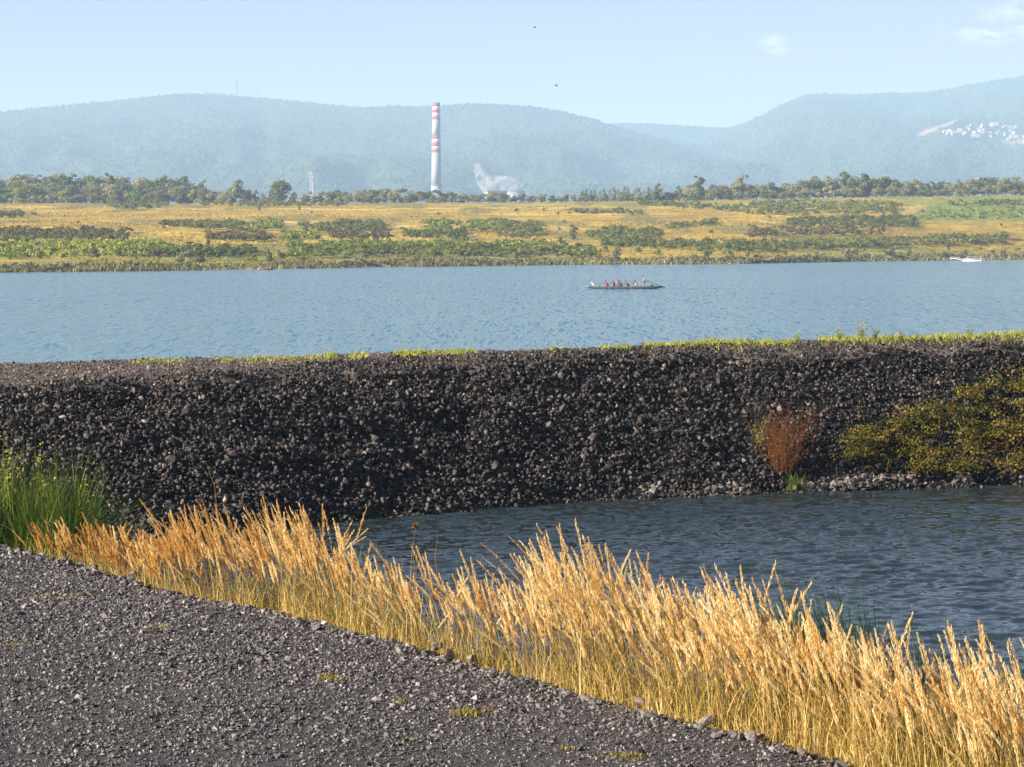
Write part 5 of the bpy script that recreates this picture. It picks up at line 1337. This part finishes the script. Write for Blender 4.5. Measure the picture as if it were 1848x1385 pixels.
def stalk_plant(name, base, h, spread, n_st, m_leaf, m_stem, label, cat, seed, leaf=0.06, nleaf=30, lo=0.2, group=None):
    """upright weed: several stems with leaves"""
    rg = np.random.default_rng(seed)
    o = tag(empty(name, tuple(base)), label, cat, group)
    mb = MB(); parts = []
    for k in range(n_st):
        a = rg.uniform(0, 6.28); s_ = spread * rg.uniform(0.2, 1); hh = h * rg.uniform(0.6, 1)
        b0 = 0.03 + 0.28 * s_ * (spread > 0.6); j_ = rg.normal(0, 0.12 * spread, 2)
        pts = [np.array([b0 * math.cos(a), b0 * math.sin(a), -0.05]), np.array([s_ * 0.5 * math.cos(a) + j_[0], s_ * 0.5 * math.sin(a) + j_[1], hh * 0.5]), np.array([s_ * math.cos(a), s_ * math.sin(a), hh])]
        mb.tube([tuple(q) for q in pts], [0.006 * max(h, 0.5) ** 0.5, 0.0045 * max(h, 0.5) ** 0.5, 0.002], 4)
        q = rg.uniform(lo, 1.0, nleaf)[:, None]
        c = np.where(q < 0.5, pts[0] * (1 - 2 * q) + pts[1] * 2 * q, pts[1] * (2 - 2 * q) + pts[2] * (2 * q - 1))
        dirv = rg.normal(size=(nleaf, 3)); c = c + rg.normal(0, 0.05 * spread, (nleaf, 3)) * (1 + 2 * q); dirv[:, 2] = np.abs(dirv[:, 2]) * 0.5; dirv /= np.linalg.norm(dirv, axis=1)[:, None]
        sd_ = np.cross(dirv, rg.normal(size=(nleaf, 3))); sd_ /= np.linalg.norm(sd_, axis=1)[:, None]
        L_ = leaf * rg.uniform(0.5, 1.3, nleaf)[:, None] * (1.25 - 0.7 * q)
        v = np.stack([c, c + dirv * L_ * 0.5 - sd_ * L_ * 0.2, c + dirv * L_, c + dirv * L_ * 0.5 + sd_ * L_ * 0.2], 1).reshape(-1, 3)
        parts.append((v, np.arange(nleaf * 4).reshape(-1, 4), np.repeat(np.clip(rg.normal(0.5, 0.25, nleaf), 0, 1), 4)))
    ms = mb.build('stems', m_stem, o)
    a_ = ms.data.attributes.new('tint', 'FLOAT', 'POINT'); a_.data.foreach_set('value', np.full(len(ms.data.vertices), 0.3, np.float32))
    V, Fc, t = join(parts); npmesh('leaves', V, Fc, m_leaf, o, tint=t)
    return o

def tuft(name, base, h, r, n, m, label, cat, seed, group=None, w=0.006):
    rg = np.random.default_rng(seed)
    pos = np.stack([rg.normal(0, r, n), rg.normal(0, r, n), np.full(n, -0.01)], -1)
    V, Fc, nv = blades(pos, h * rg.uniform(0.5, 1.1, n), np.full(n, w), rg.normal(0, 0.4, (n, 2)), rg, 3, 0.6)
    o = npmesh(name, V, Fc, m, tint=np.repeat(np.clip(rg.normal(0.6, 0.25, n), 0, 1), nv)); o.location = tuple(base)
    return tag(o, label, cat, group)

# tall leafy weeds at the left
def bankpt(u, off): return on_bank(SREL(np.array([float(u)])), np.array([off]))[0]
def bankimg(u, off, vtop):                      # foot on the bank and stem length for a plant seen at column u
    g_ = np.linspace(SREL(-900), SREL(1800), 2600); p_ = on_bank(g_, np.full(2600, off)); k_ = np.argmin(np.abs(uv_of(p_)[0] - u)); b_ = p_[k_]
    return b_, D(float(u), float(vtop), b_[1])[2] - b_[2]
for (u, off, vt, sp, ns, leaf, nl, lo, sd0, lab) in ((6, 2.4, 768, 0.3, 6, 0.15, 34, 0.45, 901, 'tall leafy weed at the left edge above the green grass'), (86, 2.8, 765, 0.40, 5, 0.14, 20, 0.70, 902, 'sparse leafy weed stem standing over the dark rocks'),
                                              (128, 2.3, 832, 0.38, 5, 0.13, 20, 0.55, 903, 'leafy weed at the right end of the green grass'), (40, 2.6, 800, 0.3, 4, 0.14, 24, 0.6, 905, 'leafy weed between the left edge and the sparse weed stem')):
    b_, h_ = bankimg(u, off, vt); stalk_plant('weed', b_, h_, sp, ns, M['weed'], M['blade'], lab, 'weed', sd0, leaf, nl, lo)
tuft('drooping_straw', bankpt(20, 0.5), 0.55, 0.20, 70, M['stem'], 'dry drooping straw at the left end of the road edge', 'straw', 904, None, 0.010)
# lone thin stems among and above the plumes
for i, (u, vt, off, lab) in enumerate(((400, 832, 1.6, 'thin bare stem arching above the left plumes against the dark rocks'), (757, 950, 1.6, 'thin upright dry stem with a brown seed head in the gap of the plumes'), (798, 962, 1.6, 'thin dry stem right of the one with the brown seed head'))):
    b, hh = bankimg(u, off, vt)
    o = tag(empty('dry_reed', tuple(b)), lab, 'stem')
    mb = MB(); mb.tube([(0, 0, 0), (-0.02, 0, hh * 0.5), (-0.09, 0, hh * 0.85), (-0.24 if i == 0 else -0.05, 0, hh)], [0.006, 0.005, 0.004, 0.002], 5); s_ = mb.build('stalk', M['rust'], o)
    a_ = s_.data.attributes.new('tint', 'FLOAT', 'POINT'); a_.data.foreach_set('value', np.full(len(s_.data.vertices), 0.8, np.float32))
    if i == 1:
        rg = np.random.default_rng(3); nn = 140; dirv = rg.normal(size=(nn, 3)); dirv /= np.linalg.norm(dirv, axis=1)[:, None]; c = np.array([-0.05, 0, hh])
        sd_ = np.cross(dirv, rg.normal(size=(nn, 3))); v = np.stack([c + 0 * dirv, c + dirv * 0.03 - sd_ * 0.006, c + dirv * 0.055, c + dirv * 0.03 + sd_ * 0.006], 1).reshape(-1, 3)
        npmesh('seed_head', v, np.arange(nn * 4).reshape(-1, 4), M['rust'], o, tint=np.repeat(rg.uniform(0.4, 0.9, nn), 4))

# small weeds on the near road
def roadpt(u, v):
    q = P(u, v, 3.0); return np.array([q[0], q[1], 3.0 + road_bump(q[0], q[1])])
for i, (u, v, r, h, n, lab) in enumerate((
    (108, 1076, 0.26, 0.05, 160, 'flat yellow-green weed patch on the left of the near road'), (282, 1135, 0.12, 0.05, 80, 'small yellow-green weed patch right of the flat one'), (28, 1165, 0.06, 0.05, 40, 'tiny weed at the left edge of the near road'),
    (594, 1227, 0.06, 0.10, 70, 'grass tuft alone in the middle of the gravel'), (720, 1263, 0.07, 0.04, 45, 'thin sprig of weed right of the lone grass tuft'), (842, 1290, 0.07, 0.12, 90, 'upright green weed with a reddish mat beside it'),
    (868, 1282, 0.16, 0.04, 90, 'reddish yellow weed mat beside the upright green weed'), (735, 1337, 0.05, 0.04, 30, 'small weed below the sprig on the gravel'), (1130, 1365, 0.10, 0.06, 70, 'weed patch low in the gravel near the plumes'), (1020, 1352, 0.05, 0.06, 30, 'tiny sprout left of the low weed patch'))):
    tuft('weed_tuft', roadpt(u, v), h + 0.015, r, int(n * 1.5), M['rust'] if i == 6 else M['weed_dull'], lab, 'weed', 920 + i, None, 0.011)
    if i in (0, 1, 6, 8): C.objects[-1]['kind'] = 'stuff'
# stones lying at the road edge
for i, (u, v, sz, lab) in enumerate(((790, 1172, 0.10, 'pale angular stone at the road edge, left of a pair'), (812, 1183, 0.09, 'pale flat stone at the road edge, right of a pair'), (850, 1192, 0.09, 'brownish stone half buried at the road edge'), (1272, 1308, 0.11, 'large dark stone at the road edge under the plumes'),
    (1445, 1365, 0.08, 'rounded stone at the lower end of the road edge'), (1355, 1338, 0.09, 'grey stone between the large dark one and the rounded one'), (240, 1036, 0.10, 'pale stone at the far left part of the road edge'), (545, 1218, 0.05, 'whitish stone left of the lone grass tuft'), (665, 1300, 0.05, 'white chip of stone in the middle of the gravel'), (1155, 1268, 0.09, 'pale dry leaf-shaped stone against the straw'))):
    b, f = ico(700 + i); q = roadpt(u, v)
    o = npmesh('stone', b * sz * np.array([1.1, 0.9, 0.65]), f, M['pale_stone'], tint=np.full(len(b), rr.uniform(0.3, 0.9))); o.location = (q[0], q[1], q[2] + sz * 0.3); o.rotation_euler = (0.2, 0.3, i * 1.3)
    tag(o, lab, 'stone')

# ------------------------------------------------------------------ plants on the dike
def dq(u): return np.interp(u, uu, np.arange(len(uu)))
rg = np.random.default_rng(55)
n = 15000
ub = rg.uniform(150, 2050, n); dens = np.interp(ub, [150, 400, 700, 900, 1100, 2050], [0.3, 0.55, 0.7, 0.9, 1, 1]); c = fbm(ub * 0.02, ub * 0, 71, 4); keep = (rg.random(n) < dens) & (c > np.interp(ub, [150, 400, 900, 2050], [0.48, 0.38, 0.34, 0.30])); ub = ub[keep]; n = len(ub)
t = np.clip(2.95 - np.abs(rg.normal(0, 1, n)) * np.interp(ub, [150, 800, 1200, 2050], [0.12, 0.28, 0.32, 0.36]), 2.1, 3.15)
pos = dike_at(dq(ub), t)
hb = rg.uniform(0.07, 0.30, n) * np.interp(ub, [150, 700, 1300, 2050], [0.5, 0.7, 1.0, 1.1]) * (0.5 + fbm(ub * 0.03, ub * 0, 73, 3))
V, Fc, nv = blades(pos, hb, rg.uniform(0.02, 0.05, n), rg.normal(0, 0.4, (n, 2)), rg, 2, 0.5)
tag(npmesh('crest_weeds', V, Fc, M['weed'], tint=np.repeat(np.clip(rg.normal(0.55, 0.25, n), 0, 1), nv)), 'yellow-green weeds along the far shoulder of the dike', 'weeds', kind='stuff')
for i, (u, h, sp, k, lab) in enumerate(((1515, 0.62, 0.22, 6, 'bushy upright weed on the dike, first of the tall ones'), (1558, 0.78, 0.35, 8, 'tallest spreading weed on the dike crest'), (1580, 0.55, 0.2, 5, 'weed right beside the tallest one on the dike crest'), (1437, 0.42, 0.16, 4, 'low leafy weed left of the tall ones on the dike'),
                                     (1625, 0.42, 0.18, 4, 'thin weed right of the tall ones on the dike'), (1750, 0.50, 0.14, 4, 'slender weed near the right end of the dike crest'), (1790, 0.30, 0.14, 4, 'short weed near the right edge of the dike crest'), (1350, 0.28, 0.12, 4, 'short leafy weed on the middle right of the dike crest'), (1300, 0.22, 0.12, 3, 'tiny weed left of the short leafy one on the dike'))):
    q = dike_at(np.array([dq(u)]), np.array([2.72]))[0]
    stalk_plant('weed', q, h, sp, k, M['weed'], M['blade'], lab, 'weed', 940 + i, 0.10, 34, 0.08)
# creeping autumn bramble on the right
def dike_hit(u, v):                             # slope point under photo pixel
    tq = np.linspace(0.9, 2.1, 90); p_ = dike_at(np.full(90, float(dq(u))), tq); _, vv = uv_of(p_); return p_[np.argmin(np.abs(vv - v))]
rg = np.random.default_rng(56)
pts_ = []; tt = []
Uc = rg.uniform(1530, 2080, 620)
upper = np.interp(Uc, [1540, 1600, 1700, 1780, 1848, 2080], [790, 765, 725, 690, 665, 640]); lower = np.interp(Uc, [1540, 1600, 1700, 1848], [835, 855, 862, 862])
w_ = rg.random(len(Uc)); Vc = upper + (lower - upper) * w_
dens = np.where(Vc < upper + 25, 0.6, 1.0)
cen = np.array([dike_hit(u, v) for u, v in zip(Uc, Vc)])
parts = []
for i, c_ in enumerate(cen):
    if vnoise(np.array([Uc[i] * 0.030]), np.array([Vc[i] * 0.045]), 8)[0] + vnoise(np.array([Uc[i] * 0.09]), np.array([Vc[i] * 0.12]), 9)[0] * 0.5 < 0.60: continue
    hgt = rg.uniform(0.12, 0.42); R_ = rg.uniform(0.25, 0.55)
    lobes = [(np.array([rg.normal(0, 0.2), rg.normal(0, 0.2) - 0.1, rg.uniform(0.1, hgt)]), np.array([R_, R_, 0.28]) * rg.uniform(0.6, 1.0)) for _ in range(3)]
    nn = int(62 * R_ / 0.4)
    v_, f_, t_ = leaf_cloud(rg, lobes, nn, 0.037)
    base = rg.beta(2.0, 2.9) * 0.88
    if rg.random() < 0.08: base = 0.90
    t_ = np.repeat(np.clip(base + rg.normal(0, 0.14, nn), 0, 1), 4)
    parts.append((v_ + c_, f_, t_))
V, Fc, t = join(parts)
br = tag(empty('bramble', tuple(cen[0])), 'sprawling autumn bramble with yellow, green and red leaves over the right of the rubble slope', 'bramble')
npmesh('leaves', V - cen[0], Fc, M['creeper'], br, tint=t)
mb = MB()
for _ in range(90):
    u = rg.uniform(1550, 1900); v0 = rg.uniform(760, 868); a = dike_hit(u, v0) + np.array([0.1, -0.2, 0.15]) - cen[0]; b = a + np.array([rg.normal(0, 0.5), -0.1, rg.uniform(0.0, 0.5)]); m_ = (a + b) / 2 + np.array([0, -0.12, 0.18])
    mb.tube([tuple(a), tuple(m_), tuple(b)], [0.010, 0.008, 0.004], 4)
s_ = mb.build('stems', M['rust'], br); a_ = s_.data.attributes.new('tint', 'FLOAT', 'POINT'); a_.data.foreach_set('value', np.full(len(s_.data.vertices), 0.7, np.float32))
# rust-red dry bush
q = dike_hit(1407, 850)
stalk_plant('dry_bush', q, 2.15, 1.5, 70, M['rust'], M['rust'], 'rust-red dried bush low on the rubble slope', 'bush', 960, 0.05, 110, 0.1)
q = dike_hit(1432, 884)
tuft('grass_tuft', q, 0.75, 0.12, 120, M['green_blade'], 'green grass tuft at the waterline below the rust-red bush', 'grass', 961, None, 0.022)
q = dike_hit(1366, 812)
stalk_plant('weed', q, 1.1, 0.4, 8, M['weed'], M['blade'], 'yellow-green weed at the left of the rust-red bush', 'weed', 962, 0.09, 30, 0.3)
# dry twigs poking from the rubble
for i, (u, v, lab) in enumerate(((1420, 655, 'pale dry twig lying near the top of the rubble slope'), (1545, 665, 'pale dry twig on the rubble below the tall weeds'), (1495, 700, 'thin twig in the upper right rubble'))):
    q = dike_hit(u, v); o = tag(empty('twig', tuple(q + np.array([0.1, -0.2, 0.15]))), lab, 'twig')
    mb = MB(); mb.tube([(0, 0, 0), (0.18, 0, -0.12), (0.42, -0.05, -0.36)], [0.012, 0.01, 0.005], 5); mb.tube([(0.18, 0, -0.12), (0.34, 0, -0.14)], [0.007, 0.003], 4); mb.build('branch', M['hull_trim'], o)

# bird over the lake
q = D(1004, 155, 300.0)
M['bird'] = pbr('bird_dark', (0.06, 0.05, 0.05), 0.8, 0.2, 0.1, 5)
def bird(u, v, d, label, span):
    q = D(u, v, d); o = tag(empty('bird', tuple(q)), label, 'bird', 'birds in the sky')
    J = [(0.0, 0, 0, 0.06), (-0.16, 0, 0.01, 0.045), (-0.24, 0, 0.03, 0.035), (-0.31, 0, 0.02, 0.008), (0.18, 0, 0, 0.04), (0.34, 0, 0, (0.05, 0.01))]
    b_ = skin_body('body', J, [(0, 1), (1, 2), (2, 3), (0, 4), (4, 5)], M['bird'], o)
    for s_ in (-1, 1):
        mb = MB(); w_ = [(-0.10, s_ * 0.04, 0.02), (-0.14, s_ * span * 0.45, 0.16), (0.0, s_ * span, 0.06), (0.08, s_ * span * 0.45, 0.15), (0.12, s_ * 0.04, 0.02)]
        lo_ = [(x, y, z - 0.015) for x, y, z in w_]
        mb.add(w_ + lo_, [(0, 1, 3, 4), (1, 2, 3), (9, 8, 6, 5), (8, 7, 6)] + [(k, (k + 1) % 5, 5 + (k + 1) % 5, 5 + k) for k in range(5)]); mb.build('wing', M['bird'], o)
    o.rotation_euler = (0, 0, 0.5)
bird(965, 50, 420, 'dark bird high in the sky above the chimney', 0.36)
bird(1004, 155, 420, 'dark bird low in the sky right of the chimney', 0.36)

# ------------------------------------------------------------------ air
hz_ = MB(); hz_.box((0, 7200, 340), (10600, 15000, 686))
hm, ht, ho = new_mat('haze')
pv = ht.nodes.new('ShaderNodeVolumePrincipled'); pv.inputs['Color'].default_value = (0.53, 0.785, 1.0, 1); pv.inputs['Density'].default_value = 0.00012; pv.inputs['Anisotropy'].default_value = 0.0
ht.links.new(pv.outputs[0], ho.inputs['Volume'])
hzo = hz_.build('haze', hm); tag(hzo, kind='stuff'); hzo['label'] = 'pale blue summer haze over the whole valley'; hzo['category'] = 'haze'
